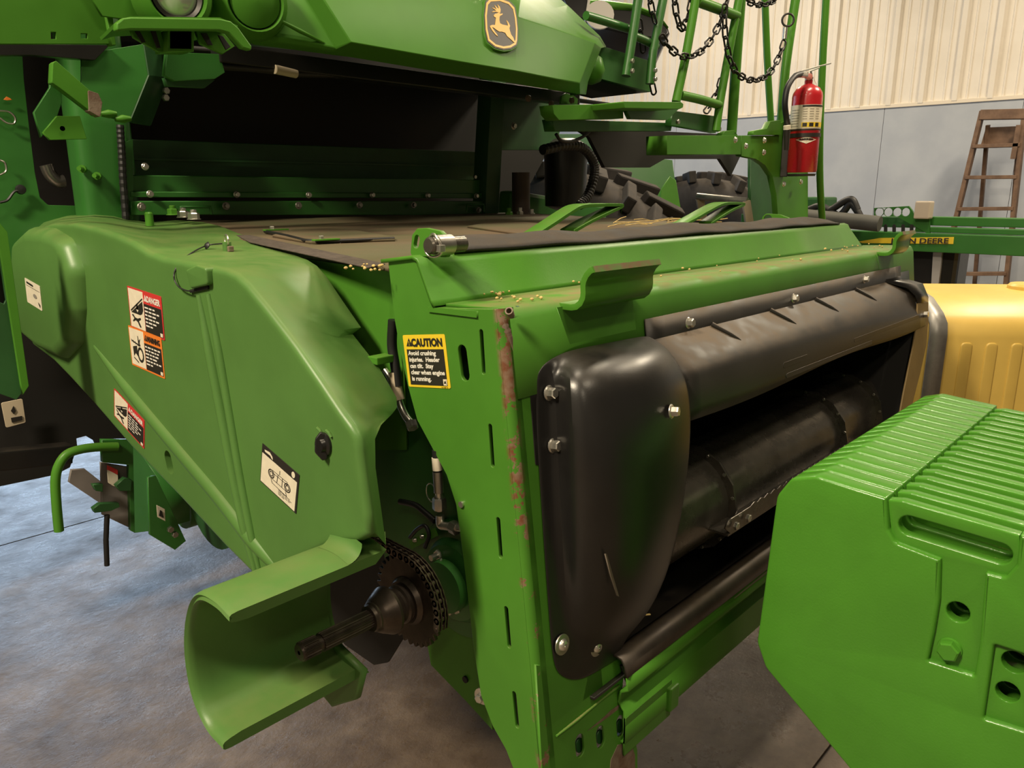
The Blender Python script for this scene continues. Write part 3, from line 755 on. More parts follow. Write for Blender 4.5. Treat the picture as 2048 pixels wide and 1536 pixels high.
# close the two lips
b.verts.ensure_lookup_table(); nr, m = len(rows2) + len(rows) - 1, len(C)
def vv(r, c): return b.verts[r * m + c]
for c in (0, m - 1):
    for j in range(6):
        q = [vv(6 - j, c), vv(6 - j - 1, c), vv(6 + j + 1, c), vv(6 + j, c)]
        q = list(dict.fromkeys(q))
        if len(q) >= 3:
            try: b.faces.new(q)
            except ValueError: pass
bmesh.ops.recalc_face_normals(b, faces=b.faces)
obj('shaft_guard', b, green_pl, feeder, sm=50)
# blend between panel and guard top
rows = []
for i in range(0, 10):
    q = C[i]; up = -inn[i]
    rows.append([V((XC - .024 + .027 * math.sin(a), q.y, q.z + .0005)) + V((0, 0, 1)) * (.026 - .026 * math.cos(a)) for a in [math.pi / 2 * k / 6 for k in range(7)]])
obj('guard_blend', grid(rows), green_pl, cover, sm=70)
obj('guard_tail', plate([V((XGI - .03, p.y, p.z)) for p in (at(752, 1330, X=XGI), at(738, 1385, X=XGI), at(690, 1400, X=XGI), at(640, 1340, X=XGI), at(690, 1270, X=XGI))], XN, .015, (), .004), green_pl, feeder)
for u, v, r_ in ((577, 1372, .006), (585, 1401, .0045)):
    p = at(u, v, X=.56)
    # oil spots on the inner wall of the guard
for (u, v) in ((650, 888),):
    p = at(u, v, X=XC); kn = obj('quarter_turn_knob', lathe([(-.002, .020), (.004, .019), (.006, .013), (.012, .011)], p, XN, 20), black_pl, feeder, sm=40)
    obj('knob_wing', plate(fillet([p + V((-.004, d, e)) for d, e in ((-.012, -.022), (.004, -.025), (.024, -.012), (.020, .010), (.004, .022), (-.010, .018))], .006), V((-.55, -.83, .1)), .009, (), .002), black_pl, kn)
for u, v, s in ((640, 861, -.4), (658, 866, 0.1)):
    p = at(u, v, X=XC - .002); obj('moulded_mark', tube([p + V((0, .008, .003)), p, p + V((0, -.006, -.006))], .0022, 6), green_pl, cover)
# latch with gap and lanyard
lp = at(388, 552, X=XC - .008)
obj('latch_block', plate(fillet(xs([(370, 540), (392, 530), (411, 536), (414, 570), (380, 578)], XC - .012), .008), XN, .022, (), .004, bres=3), green_pl, feeder, sm=50)
obj('latch_gap', plate(xs([(378, 580), (414, 570), (415, 578), (380, 586)], XC - .004), XN, .004), black_hole, feeder)
bolt(feeder, at(384, 532, X=XC + .01) + V((0, 0, .002)), (0, 0, 1), .006, .004, 0, steel)
ly = [(446, 487, .80), (414, 491, .78), (385, 505, .72), (358, 527, .66), (348, 552, .645), (356, 572, .642), (372, 581, .64), (388, 582, .64)]
obj('lanyard', tube(curve_pts([at(u, v, X=x) for u, v, x in ly]), .0016, 6), hose_m, feeder, sm=60)
b = lathe([(-.004, .004), (0, .0085), (.004, .004)], at(414, 491, X=.775), V((-1, 0, .4)), 14); obj('lanyard_crimp', b, hose_m, feeder, sm=60)
p = at(455, 503, X=.80)
obj('latch_pin', lathe([(0, .009), (.02, .009), (.021, .007)], p, (0, 0, 1), 14), green_pl, feeder, sm=35)
obj('split_ring', tube([p + V((.004 * math.cos(a), .015 * math.cos(a), .024 + .011 * math.sin(a))) for a in [2 * math.pi * k / 20 for k in range(21)]], .0018, 6), zinc, feeder, sm=60)
obj('ring_clip', box((-.006, -.004, -.006), (.006, .004, .006), .002, Matrix.Translation(p + V((.0, -.014, .006)))), rust_m, feeder)
# pin and bolts standing on the cover top
p = at(300, 452, X=.91); obj('cover_stud', lathe([(0, .011), (.034, .011), (.038, .008)], p, (0, 0, 1), 16), green, feeder, sm=35)
p = at(300, 452, X=.93); obj('stud_collar', lathe([(0, .016), (.003, .014)], p, (0, 0, 1), 16), green, feeder, sm=35)
for u, v, mm in ((346, 434, green), (367, 439, zinc), (388, 443, zinc)):
    p = at(u, v - 4, X=1.03); bolt(feeder, p, (0, 0, 1), .016, .016, .019, mm)
    obj('bolt_thread', lathe([(0, .009), (.026, .009), (.028, .007)], p, (0, 0, 1), 12), mm, feeder, sm=35)
for u, v, mm in ((1018, 431, green), (1040, 430, zinc), (1063, 433, zinc)):
    p = at(u, v, Y=2.3); bolt(feeder, p + V((0, 0, -.005)), (0, 0, 1), .016, .018, .019, mm)
    obj('bolt_thread', lathe([(0, .009), (.03, .009), (.032, .007)], p, (0, 0, 1), 12), mm, feeder, sm=35)

# ------------------------------------------------------------ stickers
class Sticker:
    def __init__(s, name, X, tl, tr, bl, m, r=.003, lift=.0012):
        TL, TR, BL = at(*tl, X=X), at(*tr, X=X), at(*bl, X=X)
        s.ax = (TR - TL).normalized(); s.n = XN; s.ay = s.n.cross(s.ax).normalized()
        if s.ay.z < 0: s.ay = -s.ay
        s.w = (TR - TL).length; s.h = (TL - BL).dot(s.ay); s.o = TL + s.n * lift
        s.part = obj(name, plate(fillet(s.rect(0, 0, s.w, s.h, 0), r, 4), s.n, .0008), m, feeder)
    def pt(s, x, y, l=0.0): return s.o + s.ax * x - s.ay * y + s.n * l
    def rect(s, x0, y0, x1, y1, l=.0004): return [s.pt(x0, y0, l), s.pt(x1, y0, l), s.pt(x1, y1, l), s.pt(x0, y1, l)]
    def panel(s, x0, y0, x1, y1, m, l=.0004, r=0, name='panel'):
        return obj(name, plate(fillet(s.rect(x0, y0, x1, y1, l), r) if r else s.rect(x0, y0, x1, y1, l), s.n, .0004), m, s.part)
    def shape(s, pts, m, l=.0008, name='pictogram', holes=()):
        return obj(name, plate([s.pt(x, y, l) for x, y in pts], s.n, .0003, [[s.pt(x, y, l) for x, y in h] for h in holes]), m, s.part)
    def text(s, t, x, y, size, m, l=.0008, bold=0.0, sx=1.0, line=1.0, width=None):
        me = text_mesh(t, size, .0001, bold, sx=sx, line=line)
        if width:
            w = max(v.co.x for v in me.vertices) - min(v.co.x for v in me.vertices); me.transform(Matrix.Diagonal((width / w, 1, 1, 1)))
        M = Matrix((s.ax, s.ay, s.n)).transposed().to_4x4(); M.translation = s.pt(x, y, l)
        me.transform(M); return obj('lettering', me, m, s.part)
    def words(s, x0, y0, x1, dy, n, m, seed, th=None):
        """lines of print too small to read"""
        rnd = random.Random(seed); b = bmesh.new(); th = th or dy * .42
        for i in range(n):
            x = x0; end = x1 - (rnd.uniform(.05, .4) if i < n - 1 else .6) * (x1 - x0)
            while x < end:
                w = rnd.uniform(.10, .26) * (x1 - x0); w = min(w, x1 - x)
                q = [b.verts.new(p) for p in s.rect(x, y0 + i * dy, x + w, y0 + i * dy + th, .0009)]
                b.faces.new(q); x += w + (x1 - x0) * .05
        return obj('small_print', b, m, s.part)
    def tri(s, x, y, h, m, mark):
        w = h * 1.12
        s.shape([(x, y), (x + w, y), (x + w / 2, y - h)], m, .0007, 'alert_triangle')
        s.shape([(x + w * .46, y - h * .62), (x + w * .54, y - h * .62), (x + w * .525, y - h * .3), (x + w * .475, y - h * .3)], mark, .0010, 'alert_mark')
        s.shape([(x + w * .46, y - h * .22), (x + w * .54, y - h * .22), (x + w * .54, y - h * .1), (x + w * .46, y - h * .1)], mark, .0010, 'alert_mark')

# caution sticker on the cheek plate
S = Sticker('caution_sticker', X0, (806, 670), (890, 668), (819, 773), yellowp, .004)
S.h = (at(806, 670, X=X0) - at(819, 773, X=X0)).length
w, h = S.w, S.h
S.panel(w * .065, h * .275, w * .94, h * .955, blackp)
S.tri(w * .075, h * .215, h * .155, blackp, yellowp)
S.text('CAUTION', w * .20, h * .215, h * .20, blackp, bold=.0009, width=w * .73)
for i, (t, wd) in enumerate((('Avoid crushing', .665), ('injuries.  Header', .725), ('can tilt.  Stay', .56), ('clear when engine', .80), ('is running.', .465))):
    S.text(t, w * (.10 + .004 * i), h * (.385 + .122 * i), h * .115, white_m, bold=.0004, width=w * wd)
S.panel(w * .855, h * .83, w * .935, h * .945, cream_m, .0008, name='logo_box')
S.shape([(w * .87, h * .92), (w * .88, h * .86), (w * .90, h * .875), (w * .92, h * .85), (w * .915, h * .89), (w * .925, h * .93), (w * .90, h * .905)], blackp, .0011, 'logo_mark')
S.text('H112387  B', w * .80, h * .99, h * .03, blackp, width=w * .14)

# danger and warning stickers on the chain cover
def danger(name, tl, tr, bl, border, head, headtxt, kind, X=XC):
    S = Sticker(name, X, tl, tr, bl, border, .003)
    w, h = S.w, S.h
    S.panel(w * .025, h * .04, w * .465, h * .955, cream_m)
    S.panel(w * .475, h * .30, w * .975, h * .955, blackp)
    tm = white_m if head is redp else blackp
    S.tri(w * .49, h * .235, h * .15, tm, head)
    S.text(headtxt, w * .575, h * .235, h * .19, tm, bold=.0006, width=w * .385)
    S.words(w * .50, h * .36, w * .95, h * .085, 6, white_m, len(headtxt))
    S.panel(w * .90, h * .86, w * .965, h * .94, cream_m, .0008, name='logo_box')
    def q(pts): return [(w * (.025 + .44 * x), h * (.04 + .915 * y)) for x, y in pts]
    if kind == 'crush':
        S.shape(q([(.08, .56), (.95, .16), (.97, .19), (.10, .60)]), blackp)
        S.shape(q([(.10, .62), (.95, .24), (.95, .48), (.86, .58), (.72, .62)]), blackp, holes=[q([(.50, .36), (.60, .36), (.60, .50), (.64, .50), (.55, .58), (.46, .50), (.50, .50)])])
        S.shape(q([(.12, .68), (.22, .66), (.34, .73), (.52, .74), (.72, .69), (.74, .74), (.58, .80), (.72, .92), (.70, .96), (.62, .94), (.50, .83), (.36, .80), (.20, .86), (.16, .84), (.28, .76)]), blackp)
    else:
        z = []
        for i in range(8): z += [(.10 + i * .07, .30 + (.02 if i % 2 else 0) + i * .01)]
        z += [(.66, .44)] + [(.62 - i * .07, .42 + (.02 if i % 2 else 0) - i * .01) for i in range(8)]
        S.shape(q(z), blackp)
        S.shape(q([(.58, .16), (.62, .16), (.64, .28), (.76, .22), (.70, .34), (.74, .42), (.60, .44)]), blackp)
        S.shape(q([(.18, .50), (.48, .44), (.50, .74), (.34, .66), (.20, .76)]), blackp)
        ri = [(.70 + .22 * math.cos(a), .66 + .21 * math.sin(a)) for a in [2 * math.pi * k / 18 for k in range(18)]]
        r2 = [(.70 + .14 * math.cos(a), .66 + .14 * math.sin(a)) for a in [2 * math.pi * k / 18 for k in range(18)]]
        S.shape(q(ri), blackp, holes=[q(r2)])
        S.shape(q([(.18, .78), (.50, .88), (.52, .92), (.20, .82)]), blackp)
danger('danger_sticker', (255, 571), (323, 593), (258, 652), redp, redp, 'DANGER', 'crush')
danger('warning_sticker', (257, 650), (323, 674), (261, 727), orangep, orangep, 'WARNING', 'chain')
danger('danger_sticker', (229, 776), (290, 841), (231, 833), redp, redp, 'DANGER', 'crush')
# instruction sticker with black border
S = Sticker('instruction_sticker', XC, (526, 886), (600, 950), (521, 961), blackp, .001)
w, h = S.w, S.h
S.panel(w * .02, h * .22, w * .96, h * .97, cream_m)
S.shape([(w * .08, h * .10), (w * .22, h * .06), (w * .30, h * .12), (w * .32, h * .18), (w * .28, h * .17), (w * .24, h * .13), (w * .10, h * .14)], cream_m)
S.shape([(w * (.86 + .045 * math.cos(a)), h * (.11 + .075 * math.sin(a))) for a in [2 * math.pi * k / 14 for k in range(14)]], cream_m)
for cx_ in (.30, .74):
    for r1, r2 in ((.085, .065), (.05, .035)):
        S.shape([(w * (cx_ + r1 * math.cos(a)), h * (.55 + r1 * 1.3 * math.sin(a))) for a in [2 * math.pi * k / 16 for k in range(16)]], blackp, holes=[[(w * (cx_ + r2 * math.cos(a)), h * (.55 + r2 * 1.3 * math.sin(a))) for a in [2 * math.pi * k / 16 for k in range(16)]]])
for (xa, ya, xb, yb) in ((.33, .44, .74, .42), (.33, .50, .74, .48), (.33, .66, .74, .66), (.48, .44, .46, .66), (.60, .43, .60, .66), (.52, .40, .52, .3), (.28, .62, .34, .76), (.70, .68, .74, .78), (.34, .76, .74, .78)):
    d = V((xb - xa, yb - ya, 0)).normalized() * .006; px_, py_ = -d.y, d.x
    S.shape([(w * (xa + px_), h * (ya + py_)), (w * (xb + px_), h * (yb + py_)), (w * (xb - px_), h * (yb - py_)), (w * (xa - px_), h * (ya - py_))], blackp, name='diagram_line')
S.words(w * .52, h * .78, w * .90, h * .035, 4, blackp, 5)
# small maintenance sticker on the lobe
S = Sticker('service_sticker', XC - .036, (50, 555), (80, 572), (53, 602), cream_m, .004)
w, h = S.w, S.h
S.shape([(w * .12, h * .10), (w * .55, h * .12), (w * .55, h * .2), (w * .12, h * .18)], blackp)
S.shape([(w * (.62 + .12 * math.cos(a)), h * (.55 + .09 * math.sin(a))) for a in [2 * math.pi * k / 14 for k in range(14)]], mat('grey print', (.25, .23, .2), .6))
S.shape([(w * .80, h * .72), (w * .92, h * .80), (w * .9, h * .92), (w * .82, h * .80)], blackp)
S.panel(w * .05, h * .26, w * .95, h * .275, blackp, name='diagram_line')

# ------------------------------------------------------------ drive: shaft, hub, sprocket, chain
sa = at(790, 1213, X=.77); SY, SZ = sa.y, sa.z
tipx = x_for(598, SY, SZ)
def spline(x0, x1, r, teeth, depth):
    rows = []
    for x in (x0, x1):
        row = []
        for k in range(teeth * 4):
            a = 2 * math.pi * k / (teeth * 4); rr = r if k % 4 in (0, 1) else r - depth
            row.append(V((x, SY + rr * math.cos(a), SZ + rr * math.sin(a))))
        rows.append(row)
    b = grid(rows, True); b.verts.ensure_lookup_table(); m = teeth * 4
    b.faces.new([b.verts[k] for k in range(m)]); b.faces.new([b.verts[m + k] for k in range(m)][::-1])
    bmesh.ops.recalc_face_normals(b, faces=b.faces); return b
xg = tipx + .033
obj('shaft_tip', spline(tipx + .003, xg, .0165, 21, .0018), oily, feeder)
obj('shaft_tip_face', lathe([(0, .0135), (.004, .0160), (.006, .0160)], V((tipx, SY, SZ)), (1, 0, 0), 28), oily, feeder, sm=30)
obj('centre_hole', lathe([(-.0004, .0005), (-.0004, .0035)], V((tipx, SY, SZ)), (1, 0, 0), 12), black_hole, feeder)
obj('shaft_groove', lathe([(0, .0130), (.012, .0130)], V((xg, SY, SZ)), (1, 0, 0), 28), oily, feeder, sm=30)
obj('shaft', spline(xg + .008, .80, .0165, 21, .0018), oily, feeder)
hx0 = x_for(738, SY, SZ)
HP = [(0, .0168), (.0, .023), (.006, .024), (.008, .027), (.011, .027), (.013, .030), (.020, .0345), (.038, .044), (.043, .044), (.045, .036), (.05, .035), (.056, .034), (.058, .032), (.063, .032), (.066, .036), (.071, .036), (.073, .032), (.075, .032), (.077, .035), (.082, .035), (.084, .03)]
obj('drive_hub', lathe(HP, V((hx0, SY, SZ)), (1, 0, 0), 40), oily, feeder, sm=25)
XSP = hx0 + .086
SR = .089; NT = 34; pts = []
for k in range(NT * 4):
    a = 2 * math.pi * k / (NT * 4); rr = SR - .009 if k % 4 in (0, 3) else SR
    pts.append(V((XSP, SY + rr * math.cos(a), SZ + rr * math.sin(a))))
obj('sprocket', plate(pts, XN, .008, (), .001), oily, feeder)
obj('sprocket_boss', lathe([(-.004, .040), (.004, .046), (.012, .046)], V((XSP - .006, SY, SZ)), (1, 0, 0), 30), oily, feeder, sm=30)
# double roller chain: one link mesh, placed along the sprocket and up to the cover
def link_mesh():
    b = bmesh.new(); L_ = .0165
    for x in (-.0105, -.0045, .0045, .0105):
        q = slot(V((x, 0, 0)), V((x, L_, 0)), .0068, V((1, 0, 0)), 5)
        me = plate(q, V((1, 0, 0)), .0018, both=True); b.from_mesh(me); bpy.data.meshes.remove(me)
    for y in (0, L_):
        add_bm(b, lathe([(-.0125, .0028), (.0125, .0028)], V((0, y, 0)), (1, 0, 0), 8)); add_bm(b, lathe([(-.0085, .0048), (.0085, .0048)], V((0, y, 0)), (1, 0, 0), 10))
    me = bpy.data.meshes.new('chain_link'); b.to_mesh(me); b.free(); smooth(me, 40); me.materials.append(chain_m); return me
lm = link_mesh(); CR = SR - .001
step = 2 * math.asin(.0165 / 2 / CR)
path = []
for k in range(1, 40):
    a = math.radians(178) + 0   # direction of the front (-Y)
    ang = math.radians(180) + math.radians(24) - k * step
    if ang < math.radians(78): break
    path.append(V((XSP + .004, SY + CR * math.cos(ang), SZ + CR * math.sin(ang))))
d = (path[-1] - path[-2]).normalized()
for k in range(6): path.append(path[-1] + d * .0165)
for i, (p, q) in enumerate(zip(path, path[1:])):
    t = (q - p).normalized()
    M = Matrix((V((1, 0, 0)), t, V((1, 0, 0)).cross(t))).transposed().to_4x4(); M.translation = p
    obj('chain_link', lm, chain_m, feeder, M)
obj('chain_case_shade', plate(xs([(600, 980), (760, 1000), (830, 1100), (815, 1260), (775, 1325), (748, 1330), (690, 1290), (620, 1200)], .95), XN, .006), black_hole, feeder)  # black plate standing in for the shaded interior beside the sprocket
# bearing flange and bolts behind the sprocket
bc = V((.905, SY - .01, SZ + .0))
obj('bearing_flange', lathe([(-.03, .06), (-.028, .075), (-.012, .085), (-.012, .115), (0, .118)], bc + V((.02, 0, 0)), (1, 0, 0), 36), green_clean, feeder, sm=35)
for u, v in ((885, 1106), (921, 1213), (945, 1000)):
    p = at(u, v, X=.905); obj('stud', lathe([(0, .006), (.03, .006)], p, XN, 10), zinc, feeder, sm=40); bolt(feeder, p, XN, .011, .012, .015)
p = at(864, 1150, X=.885)
obj('bearing_collar', lathe([(0, .05), (.016, .052), (.02, .044)], V((.872, SY - .012, SZ)), (1, 0, 0), 30), green_clean, feeder, sm=35)
obj('tan_shim', plate(xs([(878, 1150), (898, 1138), (905, 1170), (896, 1205), (882, 1210)], .875), XN, .003), mat('brown card', (.12, .10, .05), .8), feeder)
p = at(932, 1358, X=.924); obj('plate_hole', lathe([(0, .0005), (.0, .007), (.004, .007)], p, XN, 14), black_hole, feeder)
p = at(966, 1391, X=.90); obj('washer', lathe([(0, .017), (.004, .017), (.004, .005)], p, V((-1, -.2, 0)), 20), zinc, feeder, sm=30); bolt(feeder, p + V((-.004, 0, 0)), V((-1, -.2, 0)), .009, .012, 0)
obj('lower_side', plate(xs([(845, 1235), (905, 1215), (960, 1280), (985, 1460), (930, 1400), (862, 1330)], .925), XN, .006), green, feeder)
# hydraulic lines
def hose(px, X, r, m, name='hose', label=None):
    return obj(name, tube(curve_pts([at(u, v, X=X) for u, v in px], 6), r, 12), m, feeder, sm=60, label=label)
hose([(786, 640), (784, 690), (790, 730), (796, 772)], .895, .0095, hose_m)
hose([(789, 744), (793, 775), (799, 800)], .894, .0108, tan_m, 'hose_label')
hose([(797, 796), (803, 815), (812, 833), (824, 848)], .895, .0075, zinc, 'hose_fitting')
bolt(feeder, at(822, 845, X=.89), V((-.2, -.6, -.6)), .012, .014, 0)
hose([(770, 740), (778, 752), (786, 772)], .90, .006, zinc, 'hose_fitting')
hose([(873, 900), (876, 950)], .885, .0085, hose_m)
hose([(873, 915), (875, 940)], .884, .0092, cream_m, 'hose_label')
hose([(875, 943), (878, 985)], .885, .0095, steel, 'hose_fitting')
hose([(878, 985), (879, 1020)], .885, .0065, zinc, 'hose_fitting')
bolt(feeder, at(879, 1020, X=.885), V((0, 0, 1)), .0135, .022, .010, steel, 'hex_nut')
hose([(880, 1030), (881, 1049), (892, 1052), (925, 1056)], .885, .008, zinc, 'elbow_fitting')
obj('hex_nut', lathe([(0, .0125), (.016, .0125)], at(903, 1052, X=.885), V((0, -1, -.1)), 6), steel, feeder)
obj('safety_ring', tube([at(862, 985, X=.885) + V((0, .013 * math.cos(a), .018 * math.sin(a))) for a in [2 * math.pi * k / 20 for k in range(21)]], .0012, 6), zinc, feeder)
hose([(800, 1003), (830, 1010), (850, 1025), (870, 1042)], .90, .006, hose_m, 'corrugated_hose')
hose([(820, 1075), (835, 1058), (850, 1052), (858, 1070), (850, 1095)], .89, .004, hose_m, 'thin_cable')
obj('cable_bracket', bar(at(822, 1090, X=.895), at(872, 1064, X=.895), .004, .016), green, feeder)
for u, v in ((830, 1082), (845, 1075)): bolt(feeder, at(u, v, X=.89), V((0, 0, 1)), .005, .006, 0)
# ------------------------------------------------------------ suitcase weights, right foreground
wc = at(1580, 955, D=1.35); WGX = wc.x; WP = .0455; NW = 17
body_px = [(1553, 992), (1582, 957), (1632, 953), (1700, 975), (1772, 997), (1776, 1060), (1790, 1086), (1880, 1120), (1878, 1200), (1868, 1262), (1855, 1322), (1948, 1352), (1958, 1290), (1970, 1146), (2010, 1156), (2032, 1130), (2040, 1070),
           (2330, 1150), (2345, 1480), (2270, 1800), (1880, 1800), (1700, 1540), (1530, 1336), (1513, 1285)]
P = [at(u, v, X=WGX) for u, v in body_px]
Rr = [.035, .02, .03, 0, .003, .01, .012, .002, 0, 0, .003, .003, 0, .003, .01, .01, .003, .03, .02, .05, .05, 0, .03, .03]
notch = [at(u, v, X=WGX) for u, v in [(1988, 1290), (2085, 1322), (2068, 1470), (1966, 1438)]]
wbody = plate(fillet(P, Rr, 5), XN, WP * .955, [fillet(notch, .004)], .0055, bres=3); smooth(wbody, 50)
def ell(u, v, r): return slot(at(u, v, X=WGX), at(u, v, X=WGX) + V((0, 1e-4, 0)), r, XN, 10)
web_px = [(1770, 1004), (1800, 1006), (2036, 1076), (2042, 1160), (1975, 1175), (1960, 1365), (1845, 1335), (1870, 1130), (1780, 1098)]
web_holes = [slot(at(1814, 1056, X=WGX), at(1996, 1112, X=WGX), .0165, XN, 10), ell(1912, 1230, .0165)]
off = .011
wweb = plate([p + V((off, 0, 0)) for p in [at(u, v, X=WGX) for u, v in web_px]], XN, WP * .5, [[p + V((off, 0, 0)) for p in h] for h in web_holes], .003, bres=2); smooth(wweb, 50)
w2 = plate([p + V((off, 0, 0)) for p in [at(u, v, X=WGX) for u, v in [(1980, 1282), (2092, 1318), (2075, 1478), (1958, 1444)]]], XN, WP * .4, [[p + V((off, 0, 0)) for p in ell(2026, 1331, .0175)], [p + V((off, 0, 0)) for p in ell(2012, 1391, .0165)]], .002, bres=2); smooth(w2, 50)
b_c = at(1896, 1303, X=WGX)
words_ = ['nearest', 'second', 'third', 'fourth', 'fifth', 'sixth', 'seventh', 'eighth', 'ninth', 'tenth', 'eleventh', 'twelfth', 'thirteenth', 'fourteenth', 'fifteenth', 'sixteenth', 'farthest']
base = V((WGX, wc.y - .22, .60))
for i in range(NW):
    dx = i * WP
    lab = ('nearest green suitcase weight of the row, showing its handle slot and bolt' if i == 0 else
           'farthest green suitcase weight of the row, next to the yellow tank' if i == NW - 1 else
           f'{words_[i]} green suitcase weight counted from the camera in the ribbed row')
    t = thing('suitcase_weight', base + V((dx, 0, 0)), lab, 'weight', 'green suitcase weights hung side by side')
    M = Matrix.Translation(V((dx, 0, 0)))
    obj('body', wbody, green_cast, t, M); obj('handle', wweb, green_cast, t, M); obj('bolt_recess', w2, green_cast, t, M)
    if i == 0:
        bl = obj('bolt_washer', lathe([(0, .0185), (.004, .0175), (.005, .01)], b_c + V((off, 0, 0)), XN, 24), green_cast, t, sm=35)
        bolt(t, b_c + V((off - .004, 0, 0)), XN, .0165, .012, 0, green_cast, rot=.3)
# carrier the weights hang on
cr = thing('weight_carrier', (WGX + .3, .1, .55), 'dark steel bar running through the row of green weights', 'bar')
obj('rod', lathe([(0, .0145), (NW * WP + .02, .0145)], b_c + V((.02, 0, 0)), (1, 0, 0), 14), black_steel, cr, sm=40)

# ------------------------------------------------------------ yellow tank with strap
TD = 3.2
tk_m = mat('yellow plastic tank', (0.64, 0.44, 0.10), 0.42, noise=0.05, nscale=4, bump=0.05, bscale=90)
galv = mat('galvanised strap', (0.33, 0.32, 0.30), 0.45, metal=0.6, noise=0.15, nscale=12)
tx = at(1900, 640, D=TD).x
tank = thing('liquid_tank', (at(2000, 900, D=TD).x, at(2000, 900, D=TD).y, .3), 'yellow plastic liquid tank with grey strap behind the green weights', 'tank')
c0 = at(1890, 690, D=TD)           # shoulder of the long side facing the camera
tz1 = at(1960, 572, D=TD + .15).z
TY0 = at(1800, 700, D=TD + .1).y
# cross-section in the plane that holds depth and height; the tank is extruded along t (to image right)
tdir = V((.62, -.785, 0)).normalized(); tin = V((tdir.y * -1, tdir.x, 0)).normalized()
if tin.dot(CAM_FH) < 0: tin = -tin
start = at(1846, 700, D=TD); start.z = 0
shz = at(1900, 648, D=TD).z
secn = [(0, shz - .75), (0, shz - .05), (.012, shz), (.05, shz + .035), (.16, shz + .085), (.30, shz + .105), (.55, shz + .11), (.75, shz + .06), (.80, shz - .1), (.80, shz - .75)]
def tp(a, d, z): return start + tdir * a + tin * d + V((0, 0, z))
rows = []
for a, k in ((-.03, .9), (0, .97), (.03, 1), (.35, 1), (.8, 1), (1.25, 1), (1.3, .95)):
    rows.append([tp(a, .4 + (d - .4) * k, z if z < shz else shz + (z - shz) * k) for d, z in secn])
b = grid(rows); b.verts.ensure_lookup_table(); m = len(secn)
b.faces.new([b.verts[k] for k in range(m)]); b.faces.new([b.verts[(len(rows) - 1) * m + k] for k in range(m)][::-1])
bmesh.ops.recalc_face_normals(b, faces=b.faces)
obj('tank_body', b, tk_m, tank, sm=50)
for a in (.17, .27, .37, .47, .57):
    obj('tank_rib', plate(fillet([tp(a - .024, -.006, shz - .07), tp(a + .024, -.006, shz - .07), tp(a + .024, -.006, shz - .50), tp(a - .024, -.006, shz - .50)], .02), -tin, .014, (), .006, bres=2), tk_m, tank, sm=50)
def strap(a0, a1):
    lift = .007; pr = [(d - (lift if d < .02 else 0), z + (lift if z > shz - .06 else 0)) for d, z in secn[:9]]
    rows = [[tp(a, d, z) for d, z in pr] for a in (a0, a1)]
    o = obj('strap', grid(rows), galv, tank, sm=50); mod_solid(o, .006, 0)
strap(.015, .085)
obj('tank_lid', lathe([(0, .10), (.02, .10), (.03, .09)], tp(.62, .4, shz + .10), (0, 0, 1), 24), tk_m, tank, sm=40)
# ------------------------------------------------------------ combine: cab fairing, throat, frame
combine = thing('combine_harvester', (1.75, 2.6, 0.0), 'green combine body with cab fairing, emblem, frame posts and access platform', 'combine')
def ys_(px, Y): return [at(u, v, Y=Y) for u, v in px]
YNN = V((0, -1, 0))
def py(name, px, Y, t, m, parent=None, holes=(), r=0.0, bevel=0.001, sm=None):
    P = ys_(px, Y); P = fillet(P, r) if r else P
    return obj(name, plate(P, YNN, t, holes, bevel), m, parent or combine, sm=sm)
def px_(name, px, X, t, m, parent=None, holes=(), r=0.0, bevel=0.001):
    P = xs(px, X); P = fillet(P, r) if r else P
    return obj(name, plate(P, XN, t, holes, bevel), m, parent or combine)
hood_m = mat('green hood', (0.052, 0.165, 0.018), 0.42, noise=0.08, nscale=3, dust=0.15, dust_col=(0.15, 0.16, 0.05), spec=0.08, bump=0.03, bscale=200)
cols = [  # lip bottom, crease below, crease, upper crease, top
 [(505, 90, 1.86), (505, 78, 1.83), (512, 66, 1.82), (470, -10, 1.90), (450, -120, 2.00)],
 [(600, 102, 1.83), (600, 92, 1.80), (610, 82, 1.79), (560, -10, 1.84), (530, -130, 1.95)],
 [(668, 111, 1.81), (668, 103, 1.78), (672, 96, 1.77), (600, -20, 1.82), (570, -140, 1.95)],
 [(700, 115, 1.80), (700, 100, 1.77), (702, 85, 1.72), (636, -20, 1.78), (600, -150, 1.92)],
 [(922, 152, 1.77), (922, 138, 1.74), (922, 124, 1.70), (930, 0, 1.78), (900, -160, 2.2)],
 [(1030, 168, 1.77), (1030, 154, 1.745), (1030, 142, 1.705), (1037, 34, 1.79), (1050, -60, 2.2)],
 [(1112, 182, 1.79), (1112, 170, 1.765), (1112, 158, 1.73), (1122, 62, 1.81), (1135, 10, 2.15)],
 [(1160, 189, 1.83), (1160, 178, 1.81), (1160, 166, 1.79), (1190, 86, 1.86), (1200, 72, 2.08)],
 [(1172, 190, 1.92), (1174, 178, 1.92), (1176, 164, 1.91), (1203, 96, 1.93), (1213, 94, 2.06)],
]
rows = [[at(u, v, Y=y) for u, v, y in c] for c in cols]
o = obj('cab_fairing', grid(rows), hood_m, combine, sm=28); mod_solid(o, .008, 1); mod_bevel(o, .012, 3, 25)
obj('fairing_highlight_rib', tube([at(u, v, Y=1.78) for u, v in ((556, 39), (600, 62), (648, 86))], [.004, .006, .003], 8), hood_m, combine, sm=60)
obj('unseen_cab_block', box((-.1, 2.15, 2.55), (2.4, 3.6, 4.0), .08), black_pl, combine)  # unseen cab box, added to keep overhead light off the left frame
obj('main_body', box((-.9, 3.05, .95), (3.0, 3.7, 3.4), .05), dark_green, combine)
tyre_m = mat('drive tire rubber', (.02, .018, .016), .8, noise=.3, nscale=8)
